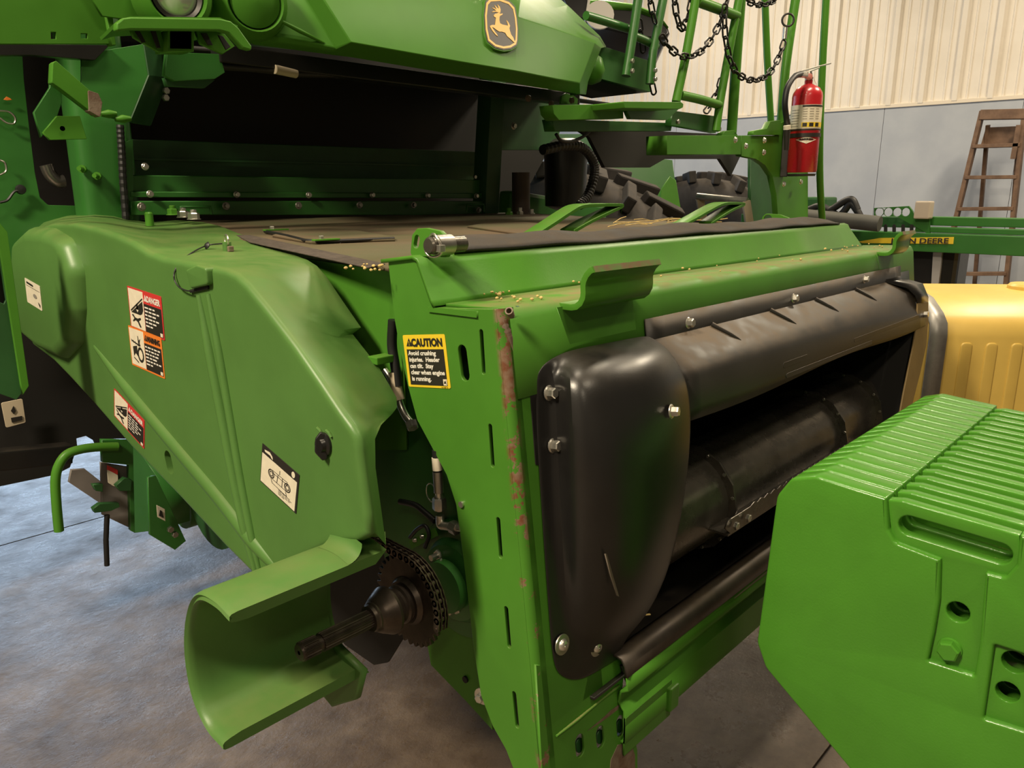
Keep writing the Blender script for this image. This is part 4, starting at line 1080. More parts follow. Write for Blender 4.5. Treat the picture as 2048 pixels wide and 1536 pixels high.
for tx_ in (-.72,):
    tc_ = V((tx_, 3.3, .95)); dt = obj('drive_tire', lathe([(-.30, .5), (-.34, .66), (-.33, .84), (-.24, .90), (0, .915), (.24, .90), (.33, .84), (.34, .66), (.30, .5)], tc_, (1, 0, 0), 48, False), tyre_m, combine, sm=50)
    obj('wheel_disc', lathe([(-.1, .02), (-.1, .3), (-.05, .5), (.05, .5), (.1, .3), (.1, .02)], tc_, (1, 0, 0), 32), yellowp, dt, sm=40)
    lg_ = box((-.17, -.03, -.03), (.17, .03, .035), .01); lme = bpy.data.meshes.new('tread_lug'); lg_.to_mesh(lme); lg_.free()
    for k in range(22):
        for s_ in (-1, 1):
            a = 2 * math.pi * (k + (.5 if s_ > 0 else 0)) / 22; rad = V((0, math.cos(a), math.sin(a))); tn = V((1, 0, 0)).cross(rad)
            zx = (V((1, 0, 0)) * math.cos(.55) + tn * math.sin(.55) * s_).normalized()
            M = Matrix((zx, rad.cross(zx).normalized(), rad)).transposed().to_4x4(); M.translation = tc_ + rad * .92 + V((s_ * .16, 0, 0)); obj('tread_lug', lme, tyre_m, dt, M)
# lamp pods on the left wing of the fairing
for (u, v, Y, r, lit) in ((356, -12, 1.80, .062, True), (512, 2, 1.78, .066, False)):
    p = at(u, v, Y=Y); nrm = V((-.25, -1, -.12)).normalized()
    pod = obj('lamp_pod', lathe([(-.12, r * 1.35), (-.04, r * 1.32), (-.012, r * 1.18), (0, r * 1.0), (-.004, r * .95), (-.03, r * .86)], p, nrm, 36), hood_m, combine, sm=50)
    if lit:
        obj('lamp_bezel', lathe([(-.03, r * .88), (-.012, r * .86), (-.02, r * .70), (-.03, r * .68)], p, nrm, 32), blackp, pod, sm=40)
        obj('lamp_lens', lathe([(-.024, r * .72), (-.014, r * .5), (-.010, r * .01)], p, nrm, 28), mat('lamp lens', (.5, .5, .47), .12, metal=.4), pod, sm=50)
    else:
        obj('pod_cap', lathe([(-.02, r * .9), (-.006, r * .88), (.004, r * .5), (.007, r * .02)], p, nrm, 32), hood_m, pod, sm=50)
py('fairing_wing', [(150, -60), (570, -60), (640, 60), (505, 72), (300, 45), (205, 32)], 1.92, .01, hood_m)
obj('wing_ridge', tube([at(u, v, Y=1.90) for u, v in ((300, -10), (318, 25), (340, 38))], .006, 8), hood_m, combine, sm=60)
# emblem
E0, E1, E2 = at(922, 124, Y=1.70), at(1030, 142, Y=1.705), at(1037, 34, Y=1.79)
en = (E1 - E0).cross(E2 - E0).normalized()
if en.dot(CAM_F) > 0: en = -en
def ept(cx_, cy_, l): return on_plane(940 + cx_ / 6.83, cy_ / 6.83, E1 + en * (l + .006), en)
def eshape(name, pts, l, m, t=.004, holes=(), parent=None):
    return obj(name, plate([ept(a, c, l) for a, c in pts], en, t, [[ept(a, c, l) for a, c in h] for h in holes], 0), m, parent or combine)
badge = [(215, 20), (260, -30), (400, -40), (540, 10), (615, 90), (645, 240), (660, 400), (655, 560), (640, 620), (560, 668), (460, 682), (340, 650), (240, 565), (205, 400), (195, 200)]
def sc(pts, k): cx_ = sum(p[0] for p in pts) / len(pts); cy_ = sum(p[1] for p in pts) / len(pts); return [(cx_ + (a - cx_) * k, cy_ + (c - cy_) * k) for a, c in pts]
em = eshape('emblem', sc(badge, 1.06), .004, hood_m, .02)
gold = mat('gold print', (0.62, 0.36, 0.06), 0.4)
eshape('emblem_field', badge, .0055, blackp, .002, parent=em)
eshape('emblem_border', sc(badge, .945), .0065, gold, .0015, [sc(badge, .86)], em)
deer = [(325, 205), (345, 188), (375, 180), (395, 168), (412, 188), (450, 183), (440, 203), (412, 215), (404, 232), (402, 275), (412, 318), (445, 335), (495, 346), (522, 350), (514, 312), (500, 275), (528, 308), (548, 352), (538, 385), (546, 420), (562, 470), (592, 512), (606, 552), (628, 592), (598, 574), (555, 532), (508, 492), (482, 447), (440, 432), (400, 432), (358, 404), (325, 378), (300, 368), (345, 438), (372, 470), (380, 497), (352, 474), (308, 420), (284, 378), (274, 352), (300, 340), (344, 340), (350, 292), (356, 240), (334, 230)]
antl = [(414, 176), (419, 130), (406, 90), (378, 62), (392, 96), (394, 122), (368, 100), (338, 68), (354, 102), (368, 130), (330, 110), (303, 100), (334, 126), (362, 146), (320, 150), (298, 166), (345, 160), (388, 168)]
eshape('emblem_deer', deer, .0068, gold, .0015, (), em); eshape('emblem_antlers', antl, .0068, gold, .0015, (), em)
# nose details at the right end
obj('nose_clip', plate([at(u, v, Y=1.9) for u, v in [(1150, 178), (1172, 165), (1175, 172), (1172, 186), (1152, 190)]], YNN, .03, (), .003), hood_m, combine)
b = lathe([(0, .02), (.02, .045), (.06, .05), (.1, .03)], at(1178, 165, Y=1.97), V((.35, 0, .94)), 20); obj('mirror_stub', b, green, combine, sm=50)
for u, v in ((1142, 201), (1101, 208), (1055, 197)): bolt(combine, at(u, v, Y=1.95), YNN, .012, .01, 0, rust_m)
py('nose_bracket', [(1122, 208), (1124, 192), (1132, 186), (1146, 190), (1156, 198), (1155, 209)], 1.96, .01, green)

# throat: roof, back and the three cross members
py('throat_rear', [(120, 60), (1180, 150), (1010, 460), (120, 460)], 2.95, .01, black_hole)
obj('belly_panel', plate([V((1.05, 2.0, at(600, 112, Y=1.90).z)), V((2.95, 2.0, at(600, 112, Y=1.90).z)), V((2.95, 2.95, 2.35)), V((1.05, 2.95, 2.35))], V((0, .15, -1)), .01), black_hole, combine)  # black cavity roof, widened to keep lamp light off the throat rear
obj('belly_beam', bar(at(430, 108, Y=2.02), at(1150, 200, Y=2.02), .05, .045, .004), black_pl, combine)
p = at(571, 143, Y=2.0); obj('hose_label', lathe([(-.035, .012), (.035, .012)], p, V((1, .1, -.05)), 14), tan_m, combine, sm=40); obj('belly_hose', tube(curve_pts([at(u, v, Y=2.01) for u, v in ((440, 132), (520, 138), (600, 147), (700, 150), (800, 158))]), .010, 10), hose_m, combine, sm=60)
YC = 2.44
def member(name, px, Y, t, m): return py(name, px, Y, t, m, bevel=.003)
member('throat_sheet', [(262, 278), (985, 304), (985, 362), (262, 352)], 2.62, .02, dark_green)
obj('throat_sheet_fold', bar(at(262, 318, Y=2.6), at(985, 334, Y=2.6), .02, .006), dark_green, combine)
member('cross_member', [(262, 350), (985, 360), (985, 392), (262, 384)], YC, .05, green_clean)
member('bolt_rail', [(262, 383), (985, 387), (985, 397), (262, 394)], YC - .015, .01, green_clean)
member('lower_rail', [(262, 402), (985, 402), (985, 430), (262, 430)], YC - .02, .02, green_clean)
for u, v in [(300, 388), (473, 389), (617, 390), (744, 390), (855, 391), (952, 392), (290, 333)]: bolt(combine, at(u, v, Y=YC - .026), YNN, .009, .008, .011)
for u, v in [(283, 414), (452, 412), (597, 411), (719, 410), (827, 410), (957, 420)]: bolt(combine, at(u, v, Y=YC - .042), YNN, .009, .008, .013, steel)
obj('rail_loop', tube([at(u, v, Y=YC - .05) for u, v in ((362, 428), (362, 414), (420, 414), (424, 428))], .005, 8), green_clean, combine, sm=60)
obj('rail_loop', tube([at(u, v, Y=YC - .05) for u, v in ((933, 424), (934, 409), (967, 409), (968, 424))], .005, 8), green_clean, combine, sm=60)
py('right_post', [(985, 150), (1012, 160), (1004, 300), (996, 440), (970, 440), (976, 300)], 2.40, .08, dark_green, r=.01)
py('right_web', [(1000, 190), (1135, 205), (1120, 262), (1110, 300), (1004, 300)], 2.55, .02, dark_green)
bolt(combine, at(1027, 252, Y=2.52), YNN, .012, .01, .016); bolt(combine, at(949, 354, Y=YC - .01), YNN, .009, .008, 0)

# left posts and brackets
py('left_panel', [(-160, 60), (44, 95), (48, 160), (58, 250), (70, 345), (80, 395), (96, 410), (170, 412), (170, 520), (-160, 560)], 2.56, .012, green_clean, r=.01)
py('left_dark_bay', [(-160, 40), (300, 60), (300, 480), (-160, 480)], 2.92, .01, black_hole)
b = box((-.045, -.05, 0), (.045, .05, 1.0), .03, None, None, 4)
p = at(222, 440, Y=2.5); p.z = 1.42
obj('left_post', box((p.x - .085, 2.44, 1.42), (p.x + .075, 2.56, 2.3), .04, seg=5), green_clean, combine, sm=50)
py('post_flange', [(250, 285), (266, 278), (267, 445), (252, 440)], 2.43, .01, green_clean)
hz = [(240, 250), (243, 300), (246, 360), (252, 440)]
obj('ribbed_hose', tube(curve_pts([at(u, v, Y=2.42) for u, v in hz], 10), [.010 + .0014 * (k % 2) for k in range(31)], 10), hose_m, combine)
for u, v in ((166, 338), (196, 352)):
    p = at(u, v, Y=2.44); obj('stud', lathe([(0, .011), (.016, .011), (.016, .006), (.05, .006)], p, V((-.5, -.85, 0)), 12), green, combine, sm=35)
obj('pipe_elbow', tube(curve_pts([at(u, v, Y=2.8) for u, v in ((92, 330), (100, 348), (115, 362), (128, 362))]), .02, 10), steel, combine, sm=60)
# channel bracket under the left panel
f1 = [(163, 108), (286, 88), (296, 150), (258, 243), (212, 232), (163, 208)]
py('channel_front', f1, 2.22, .008, green_clean)
q = [at(u, v, Y=2.22) for u, v in ((286, 88), (296, 150), (258, 243))]; q2 = [at(u, v, Y=2.40) for u, v in ((332, 105), (336, 155), (300, 250))]
o = obj('channel_web', grid([q, q2]), dark_green, combine); mod_solid(o, .006, 0)  # darker green paints in the shade on the channel's side
o = obj('channel_bottom', grid([[at(212, 232, Y=2.22), at(258, 243, Y=2.22)], [at(250, 240, Y=2.40), at(300, 250, Y=2.40)]]), green_clean, combine); mod_solid(o, .006, 0)
for u, v in ((217, 228), (246, 238)): obj('weld', lathe([(-.02, .006), (0, .011), (.02, .006)], at(u, v, Y=2.21), (1, 0, .1), 10), green, combine, sm=60)
for u, v in ((331, 182), (330, 196)): bolt(combine, at(u, v, Y=2.36), YNN, .010, .012, 0)
# hooked arm bracket
py('arm_bar', [(106, 126), (112, 121), (180, 181), (198, 190), (204, 205), (201, 232), (192, 231), (120, 176), (104, 165)], 2.12, .03, green, r=.004)
py('arm_worn_end', [(176, 180), (197, 187), (205, 205), (201, 235), (178, 222)], 2.117, .03, rust_m, r=.004)
py('arm_plate', [(102, 128), (122, 140), (124, 205), (112, 240), (82, 275), (68, 225), (100, 175)], 2.16, .012, green_clean)
py('arm_foot', [(114, 232), (160, 232), (174, 278), (100, 280), (86, 265)], 2.15, .012, green)
obj('foot_hole', lathe([(0, .0005), (0, .006)], at(125, 257, Y=2.136), YNN, 12), black_hole, combine)
# upper left panel with square holes, and the step
hl = [ys_([(102, 64), (112, 64), (112, 78), (102, 78)], 1.95), ys_([(162, 67), (175, 67), (175, 77), (162, 77)], 1.95)]
py('side_panel', [(-220, -80), (180, -80), (214, 34), (222, 40), (228, 88), (0, 88), (-220, 82)], 1.95, .012, hood_m, holes=hl)
py('side_panel_edge', [(214, 32), (226, 36), (232, 90), (224, 90)], 1.935, .03, hood_m)
py('under_pipe_bank', [(-220, 86), (220, 90), (190, 120), (60, 110), (-220, 112)], 2.2, .03, black_pl)
def Q(u, v, y): return at(u, v, Y=y)
rim = [(233, 62), (234, 46), (246, 36), (262, 34), (440, 37), (462, 42), (478, 56), (504, 92), (503, 101), (486, 96), (458, 66), (440, 61), (262, 59)]
step = py('step_tread', rim, 1.62, .02, green, r=.004, bevel=.003)
o = obj('step_top', grid([[Q(236, 44, 1.63), Q(262, 36, 1.63), Q(440, 38, 1.63), Q(475, 54, 1.63)], [Q(236, 44, 1.63) + V((.04, .2, 0)), Q(262, 36, 1.63) + V((.04, .2, 0)), Q(440, 38, 1.63) + V((0, .2, 0)), Q(475, 54, 1.63) + V((0, .2, 0))]]), green, step); mod_solid(o, .006, 0)
for px in ([(262, 60), (322, 62), (332, 104), (318, 104), (268, 75)], [(392, 62), (446, 64), (470, 92), (446, 108), (402, 88)]):
    py('step_web', px, 1.70, .01, green, step)
for px in ([(270, 62), (280, 62), (292, 84), (284, 86)], [(302, 62), (312, 62), (322, 96), (314, 96)], [(402, 66), (414, 66), (426, 90), (416, 90)], [(436, 70), (446, 72), (462, 94), (452, 100)]):
    py('step_slot', px, 1.688, .004, black_hole, step)
py('step_socket', [(335, 60), (388, 60), (388, 103), (335, 102)], 1.68, .06, green, step, [ys_([(341, 62), (382, 62), (382, 97), (341, 96)], 1.68)])
py('socket_dark', [(339, 60), (384, 60), (384, 99), (339, 98)], 1.73, .005, black_hole, step)
py('step_gusset', [(335, 104), (440, 108), (450, 145), (430, 158), (350, 162), (330, 150)], 2.0, .02, green_clean)
py('gusset_shelf', [(330, 155), (430, 160), (410, 176), (335, 172)], 2.02, .02, dark_green)
# upright angle bar at the far left
py('angle_bar', [(-30, 400), (0, 446), (15, 464), (58, 772), (46, 790), (42, 770), (0, 498), (-30, 470)], 1.98, .02, green)
py('angle_bar_face', [(-90, 420), (0, 498), (44, 786), (33, 800), (0, 788), (-90, 760)], 1.99, .01, dark_green, holes=[ys_([(-10, 520), (0, 528), (12, 600), (8, 608), (-10, 600)], 1.99)])  # same angle bar; this face's shade is put into the darker green
py('angle_bar_dark_plate', [(-90, 430), (20, 520), (40, 780), (-90, 760)], 2.02, .01, black_hole)  # black plate added so the bar's hole reads as dark
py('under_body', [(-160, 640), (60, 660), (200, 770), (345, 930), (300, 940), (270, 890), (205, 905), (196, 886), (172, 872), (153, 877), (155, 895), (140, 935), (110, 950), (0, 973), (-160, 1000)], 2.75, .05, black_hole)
py('tan_plate', [(2, 806), (45, 797), (52, 845), (12, 856)], 2.70, .003, tan_m, r=.006)
b = plate([at(u, v, Y=2.697) for u, v in ((27, 812), (32, 822), (27, 828), (22, 822))], YNN, .002); obj('plate_mark', b, blackp, combine)
obj('plate_mark', plate([at(u, v, Y=2.697) for u, v in ((22, 836), (44, 832), (45, 840), (24, 845))], YNN, .002), blackp, combine)
obj('under_rail', bar(at(-60, 925, Y=2.6), at(140, 905, Y=2.6), .06, .06, .006), black_pl, combine)
# support stand parts under the feeder
obj('bent_pipe', tube(curve_pts([at(u, v, Y=2.25) for u, v in ((235, 893), (200, 894), (165, 898), (135, 908), (118, 930), (111, 960), (113, 1010), (118, 1062))], 5), .0125, 14), green, combine, sm=60)
grey_pl = mat('grey primed plate', (.20, .18, .17), .55, noise=.15, nscale=6)
py('stop_arm', [(143, 940), (170, 938), (262, 1010), (262, 1048), (138, 965)], 2.32, .012, grey_pl)
py('stop_plate', [(202, 925), (262, 935), (268, 1060), (205, 1030)], 2.28, .012, grey_pl)
py('stop_sticker', [(214, 938), (236, 950), (238, 975), (226, 972), (216, 965)], 2.266, .002, cream_m)
py('stop_sticker_head', [(214, 930), (236, 940), (236, 950), (214, 940)], 2.266, .002, redp)
px_('stand_box', [(262, 880), (318, 960), (320, 1060), (268, 1066)], .92, .10, green_clean)
py('stand_front', [(204, 880), (266, 880), (270, 1066), (262, 1062), (258, 930), (206, 925)], 2.26, .02, green_clean)
py('stand_gusset', [(296, 955), (312, 952), (372, 1082), (350, 1100), (300, 1070)], 2.2, .012, green_clean)
py('stand_label', [(313, 1010), (330, 1018), (331, 1043), (315, 1034)], 2.186, .002, cream_m)
py('stand_label_mark', [(320, 1020), (324, 1022), (328, 1036), (318, 1032)], 2.183, .002, blackp)
obj('hang_rod', tube([at(214, 1030, Y=2.25), at(212, 1080, Y=2.25), at(214, 1131, Y=2.25)], .0075, 10), hose_m, combine, sm=60)
for px, in (([(186, 1018), (200, 1008), (238, 1006), (240, 1014), (222, 1022), (190, 1026)],), ([(232, 972), (250, 956), (264, 960), (262, 982), (240, 982)],), ([(186, 970), (206, 968), (206, 984), (192, 982)],)):
    py('lock_lug', px, 2.24, .02, dark_green)
obj('axle_tube', lathe([(0, .09), (.7, .09)], at(360, 1010, X=1.1), (1, 0, 0), 28), green_clean, combine, sm=40)
obj('lower_drum', lathe([(0, .16), (1.4, .16)], at(420, 1000, X=1.0), (1, 0, 0), 30), dark_green, combine, sm=40)
for u, v in ((340, 1058), (349, 1068)): bolt(combine, at(u, v, Y=2.18), YNN, .010, .01, 0, steel)
# small things on the left panel
obj('cable_tie', tube(curve_pts([at(u, v, Y=2.54) for u, v in ((0, 222), (18, 224), (30, 235), (28, 247), (14, 246), (0, 236))]), .003, 6), steel, combine, sm=60)
obj('cable_tie', tube(curve_pts([at(u, v, Y=2.54) for u, v in ((0, 320), (10, 326), (12, 342), (0, 350))]), .003, 6), steel, combine, sm=60)
obj('panel_cable', tube(curve_pts([at(u, v, Y=2.54) for u, v in ((0, 405), (15, 400), (28, 384), (40, 380))]), .004, 6), hose_m, combine, sm=60)
obj('panel_plug', lathe([(0, .014), (.01, .012), (.012, .002)], at(41, 379, Y=2.547), YNN, 14), hose_m, combine, sm=50)
py('panel_mark', [(7, 199), (13, 193), (20, 196), (25, 200), (14, 201)], 2.545, .002, orangep)

# ------------------------------------------------------------ access platform of the combine, right of the cab
YP = 1.78
def rail(name, px, Y, r, m=None): return obj(name, tube(curve_pts([at(u, v, Y=Y) for u, v in px], 5), r, 12), m or green, combine, sm=60)
def dth(px, Y): return at(px[0], px[1], Y=Y)
pg = mat('green platform', (0.030, 0.125, 0.022), 0.38, noise=.1, nscale=4)
py('platform_beam', [(1105, 210), (1246, 208), (1247, 237), (1118, 240), (1108, 228)], YP, .06, green)
py('platform_foot', [(1105, 238), (1345, 246), (1342, 262), (1110, 262)], YP + .06, .05, pg)
stp = py('platform_step', [(1246, 203), (1362, 204), (1367, 208), (1366, 215), (1360, 218), (1250, 216)], YP - .14, .16, green, r=.004)
py('step_underside', [(1252, 216), (1358, 218), (1335, 240), (1262, 238)], YP - .02, .02, pg, stp)
py('upper_panel', [(1185, 95), (1205, 92), (1300, 122), (1302, 184), (1180, 152)], YP + .25, .03, pg)
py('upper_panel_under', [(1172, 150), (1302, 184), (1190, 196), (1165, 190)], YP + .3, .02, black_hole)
rail('handrail', [(1280, -40), (1276, 0), (1264, 80), (1252, 152)], YP + .18, .019, pg)
rail('handrail', [(1340, -60), (1326, 0), (1309, 88), (1305, 110), (1300, 168)], YP + .18, .019, pg)
rail('handrail_bar', [(1172, 31), (1215, 44), (1258, 58)], YP + .22, .017, pg)
rail('handrail_bar', [(1268, 72), (1290, 81), (1313, 94)], YP + .2, .017, pg)
for u, v in ((1263, 122), (1263, 142), (1309, 141), (1309, 158)): bolt(combine, at(u, v, Y=YP + .15), YNN, .010, .010, 0, zinc)
rail('ladder_rail', [(1400, -60), (1391, 0), (1372, 110), (1352, 204)], YP, .018)
rail('ladder_rail', [(1490, -60), (1474, 20), (1455, 120), (1440, 205), (1432, 262)], YP, .018)
rail('ladder_rung', [(1394, 2), (1434, 17), (1474, 32)], YP, .021)
rail('ladder_rung', [(1360, 190), (1400, 199), (1438, 210)], YP, .019)
py('ladder_plate', [(1346, 222), (1352, 222), (1430, 232), (1432, 266), (1342, 250)], YP + .03, .03, pg)
for u, v in ((1354, 244), (1438, 241), (1437, 258)): bolt(combine, at(u, v, Y=YP), YNN, .011, .010, 0, steel)
rail('rail_post', [(1486, -60), (1481, 0), (1472, 130), (1463, 266)], YP + .02, .023)
py('post_foot', [(1442, 272), (1450, 262), (1470, 260), (1476, 272)], YP, .03, green)
py('platform_box', [(1334, 271), (1482, 271), (1482, 309), (1334, 309)], YP - .02, .10, green)
py('platform_under', [(1150, 255), (1440, 268), (1482, 310), (1462, 352), (1440, 318), (1330, 318), (1300, 335), (1210, 335), (1180, 275)], YP + .35, .02, black_hole)  # black sheet standing in for the shade under the platform
fend = [(1483, 271), (1556, 271), (1560, 246), (1572, 242), (1616, 262), (1616, 448), (1557, 448), (1553, 390), (1545, 352), (1530, 330), (1512, 318), (1483, 312)]
py('fender_plate', fend, YP - .02, .03, green)
py('fender_back', [(1502, 312), (1535, 322), (1556, 350), (1560, 452), (1502, 452)], YP + .25, .02, dark_green)
py('fender_tab', [(1506, 270), (1508, 262), (1534, 257), (1541, 243), (1562, 240), (1562, 270)], YP - .03, .03, green)
for u, v in ((1470, 280), (1491, 292), (1528, 281), (1527, 305), (1567, 368), (1601, 364)): bolt(combine, at(u, v, Y=YP - .05), YNN, .011, .006, .014, zinc)
rail('tall_rail', [(1528, -60), (1530, 0), (1535, 130), (1543, 262)], YP + .2, .018, green)
rail('tall_rail', [(1604, -80), (1591, 0), (1572, 130), (1562, 245)], YP, .022, green)
rail('tall_rail', [(1656, -60), (1652, 0), (1645, 130), (1640, 260), (1640, 360), (1645, 450)], YP - .05, .0185, green)
# hoses, canister and dark gear below the platform
obj('ribbed_air_hose', tube(curve_pts([at(u, v, Y=2.15) for u, v in ((1085, 300), (1130, 291), (1165, 296), (1186, 322), (1188, 352), (1176, 390), (1158, 412))], 12), [.020 + .0022 * (k % 2) for k in range(73)], 12), hose_m, combine)
obj('thin_hose', tube(curve_pts([at(u, v, Y=2.1) for u, v in ((1112, 268), (1122, 281), (1142, 283), (1165, 274), (1182, 260))]), .007, 8), hose_m, combine, sm=60)
obj('air_canister', lathe([(0, .05), (.02, .10), (.30, .11), (.34, .06)], at(1130, 420, Y=2.5), (0, 0, 1), 26), black_pl, combine, sm=45)
obj('hydraulic_cylinder', tube([at(1042, 345, Y=2.35), at(1042, 430, Y=2.35)], .04, 14), mat('brown steel', (.06, .04, .03), .6), combine, sm=60)
obj('front_axle', bar(at(1010, 405, Y=2.7), at(1200, 432, Y=2.7), .1, .12, .02), green_clean, combine)
py('green_shield', [(1110, 268), (1182, 268), (1206, 322), (1190, 330), (1110, 292)], 2.9, .01, mat('teal green sheet', (.06, .16, .08), .5))
# ------------------------------------------------------------ things behind and beside
# --- fire extinguisher
YE = 1.66
et, eb = at(1617, 168, Y=YE), at(1603, 345, Y=YE)
ax_e = (et - eb).normalized(); Lh = (et - eb).length
ext = thing('fire_extinguisher', eb, 'red fire extinguisher strapped to the green platform', 'extinguisher')
red_m = mat('red enamel', (0.42, 0.012, 0.018), 0.28, noise=.06, nscale=6, coat=.3)
RE = 28.5 * (eb - CAM).dot(CAM_F) / FPX
obj('cylinder', lathe([(0, RE * .94), (.006, RE), (Lh * .86, RE), (Lh * .90, RE * .95), (Lh * .955, RE * .75), (Lh * .985, RE * .40), (Lh * 1.0, RE * .26), (Lh * 1.04, RE * .26)], eb, ax_e, 40), red_m, ext, sm=40)
ex, ey = basis(ax_e)[0:2]
fwd = (CAM - eb).normalized(); fwd = (fwd - ax_e * fwd.dot(ax_e)).normalized(); sid = ax_e.cross(fwd).normalized()
if sid.dot(CAM_R) < 0: sid = -sid
def wrap(h0, h1, a0, a1, m, name, parent=ext, lift=.0012, n=16):
    rows = [[eb + ax_e * h + (fwd * math.cos(a) + sid * math.sin(a)) * (RE + lift) for a in [a0 + (a1 - a0) * k / n for k in range(n + 1)]] for h in (h0, h1)]
    return obj(name, grid(rows), m, parent, sm=60)
lab = wrap(Lh * .495, Lh * .76, -1.5, 1.5, cream_m, 'label_band')
wrap(Lh * .735, Lh * .755, -.25, 1.45, blackp, 'label_heading', lab, .002)
wrap(Lh * .51, Lh * .565, -.25, 1.45, yellowp, 'label_strip', lab, .002)
for k in range(3): wrap(Lh * .517, Lh * .558, -.18 + k * .42, .10 + k * .42, blackp, 'label_icon', lab, .0028, 5)
for k in range(5):
    for j in range(3): wrap(Lh * (.60 + .027 * k), Lh * (.607 + .027 * k), -.2 + j * .42, -.2 + j * .42 + .28, mat('faded print', (.25, .22, .17), .6) if k + j == 0 else bpy.data.materials['faded print'], 'small_print', lab, .002, 4)
for k in range(7): wrap(Lh * (.52 + .03 * k), Lh * (.526 + .03 * k), -1.1, -.45, bpy.data.materials['faded print'], 'small_print', lab, .002, 4)
# diamond badge with name
dm = [(-.55, 0.372), (.15, .405), (.85, .372), (.15, .325)]
def ecyl(a, hf, l): return eb + ax_e * (Lh * hf) + (fwd * math.cos(a) + sid * math.sin(a)) * (RE + l)
b = bmesh.new(); cc = b.verts.new(ecyl(.15, .368, .0018)); ring = []
N_ = 6
for i in range(4):
    a_, c_ = dm[i], dm[(i + 1) % 4]
    for k in range(N_): t = k / N_; ring.append(b.verts.new(ecyl(a_[0] + (c_[0] - a_[0]) * t, a_[1] + (c_[1] - a_[1]) * t, .0018)))
rows_ = ring
for i in range(len(ring)): b.faces.new((cc, ring[i], ring[(i + 1) % len(ring)]))
dia = obj('diamond_badge', b, cream_m, ext)
me = text_mesh('AMEREX', Lh * .028, .0002, .0006)
w_ = max(v.co.x for v in me.vertices)
for v in me.vertices:
    a = .15 + (v.co.x / w_ - .5) * .95; v.co = ecyl(a, .366 + v.co.y / Lh, .0026)
obj('badge_lettering', me, blackp, dia)
wrap(Lh * .40, Lh * .445, -2.2, 2.2, blackp, 'strap', ext, .005, 24)
wrap(Lh * .475, Lh * .492, -2.2, 2.2, blackp, 'strap', ext, .004, 24)
brk_e = obj('bracket', bar(eb - sid * (RE + .012) - ax_e * .02 - fwd * .03, eb - sid * (RE + .012) + ax_e * Lh * .62 - fwd * .03, .035, .05, .004, hint=fwd), blackp, ext)
obj('bracket_foot', lathe([(-.012, RE * .9), (-.004, RE * .95), (0, RE * .95)], eb - ax_e * .006, ax_e, 28), blackp, ext, sm=40)
vt = eb + ax_e * (Lh * 1.04)
vv_ = obj('valve', lathe([(-.01, .016), (.01, .019), (.03, .014), (.04, .010)], vt, ax_e, 16), steel, ext, sm=40)
obj('gauge', lathe([(0, .016), (.008, .016), (.009, .013)], vt + ax_e * .014 + fwd * .014, fwd, 18), mat('pink gauge', (.5, .16, .13), .4), ext, sm=40)
obj('handle', bar(vt + ax_e * .042 - sid * .045, vt + ax_e * .072 + sid * .095, .022, .005, .001, hint=ax_e), zinc, ext)
obj('carry_lever', bar(vt + ax_e * .03 - sid * .03, vt + ax_e * .055 + sid * .045, .02, .004, .001, hint=ax_e), zinc, ext)
obj('pull_pin_tag', bar(vt + ax_e * .015 + sid * .02, vt - ax_e * .075 + sid * .062, .012, .003, .001), white_m, ext)
hp = [(1602, 148), (1588, 154), (1575, 175), (1570, 205), (1572, 230), (1576, 255)]
obj('hose', tube(curve_pts([at(u, v, Y=YE - .02) for u, v in hp]), .0135, 12), hose_m, ext, sm=60)
obj('hose_coupling', tube([at(1600, 149, Y=YE - .02), at(1611, 150, Y=YE - .01)], .014, 12), steel, ext, sm=60)
obj('nozzle', tube([at(1574, 253, Y=YE - .03), at(1573, 300, Y=YE - .03)], [.016, .011], 12), blackp, ext, sm=60)
obj('nozzle_ring', tube([at(1574, 251, Y=YE - .03), at(1574, 259, Y=YE - .03)], .0165, 12), cream_m, ext, sm=60)

# --- chains
chn = mat('black chain', (0.02, 0.018, 0.016), 0.4, metal=.6)
def chain_link_mesh(L_, w, r):
    b = bmesh.new(); pts = []
    for k in range(17):
        a = 2 * math.pi * k / 16
        pts.append(V((w * math.sin(a), (L_ / 2 - w) * (1 if math.cos(a) >= 0 else -1) + w * math.cos(a), 0)))
    tube(pts, r, 6, False, b); me = bpy.data.meshes.new('link'); b.to_mesh(me); b.free(); smooth(me, 70); me.materials.append(chn); return me
clm = chain_link_mesh(.052, .0125, .0042)
def chain(px, Y, label, extra=None):
    P = curve_pts([at(u, v, Y=Y if not isinstance(Y, tuple) else Y[0] + (Y[1] - Y[0]) * i / (len(px) - 1)) for i, (u, v) in enumerate(px)], 12)
    t = thing('hanging_chain', P[0], label, 'chain', 'black chains between the handrails')
    step_ = .042; acc = 0; out = [P[0]]
    for a, c in zip(P, P[1:]):
        d = (c - a).length
        while acc + d >= step_:
            f = (step_ - acc) / d; a = a.lerp(c, f); out.append(a.copy()); d = (c - a).length; acc = 0
        acc += d
    for i, (a, c) in enumerate(zip(out, out[1:])):
        y_ = (c - a).normalized(); x_ = y_.cross(V((.3, -.9, .2))).normalized(); z_ = x_.cross(y_)
        if i % 2: x_, z_ = (x_ + z_).normalized(), (z_ - x_).normalized()
        else: x_, z_ = (x_ - z_).normalized(), (z_ + x_).normalized()
        M = Matrix((x_, y_, z_)).transposed().to_4x4(); M.translation = (a + c) / 2
        obj('link', clm, chn, t, M)
    return t
chain([(1296, -40), (1300, 0), (1305, 25), (1311, 48)], 1.95, 'short chain falling behind the leftmost handrail by the tractor roof')
chain([(1345, -40), (1350, 10), (1356, 42), (1364, 60), (1374, 40), (1382, 10), (1388, -30)], 1.8, 'narrow V-shaped chain loop left of the ladder at the top edge')
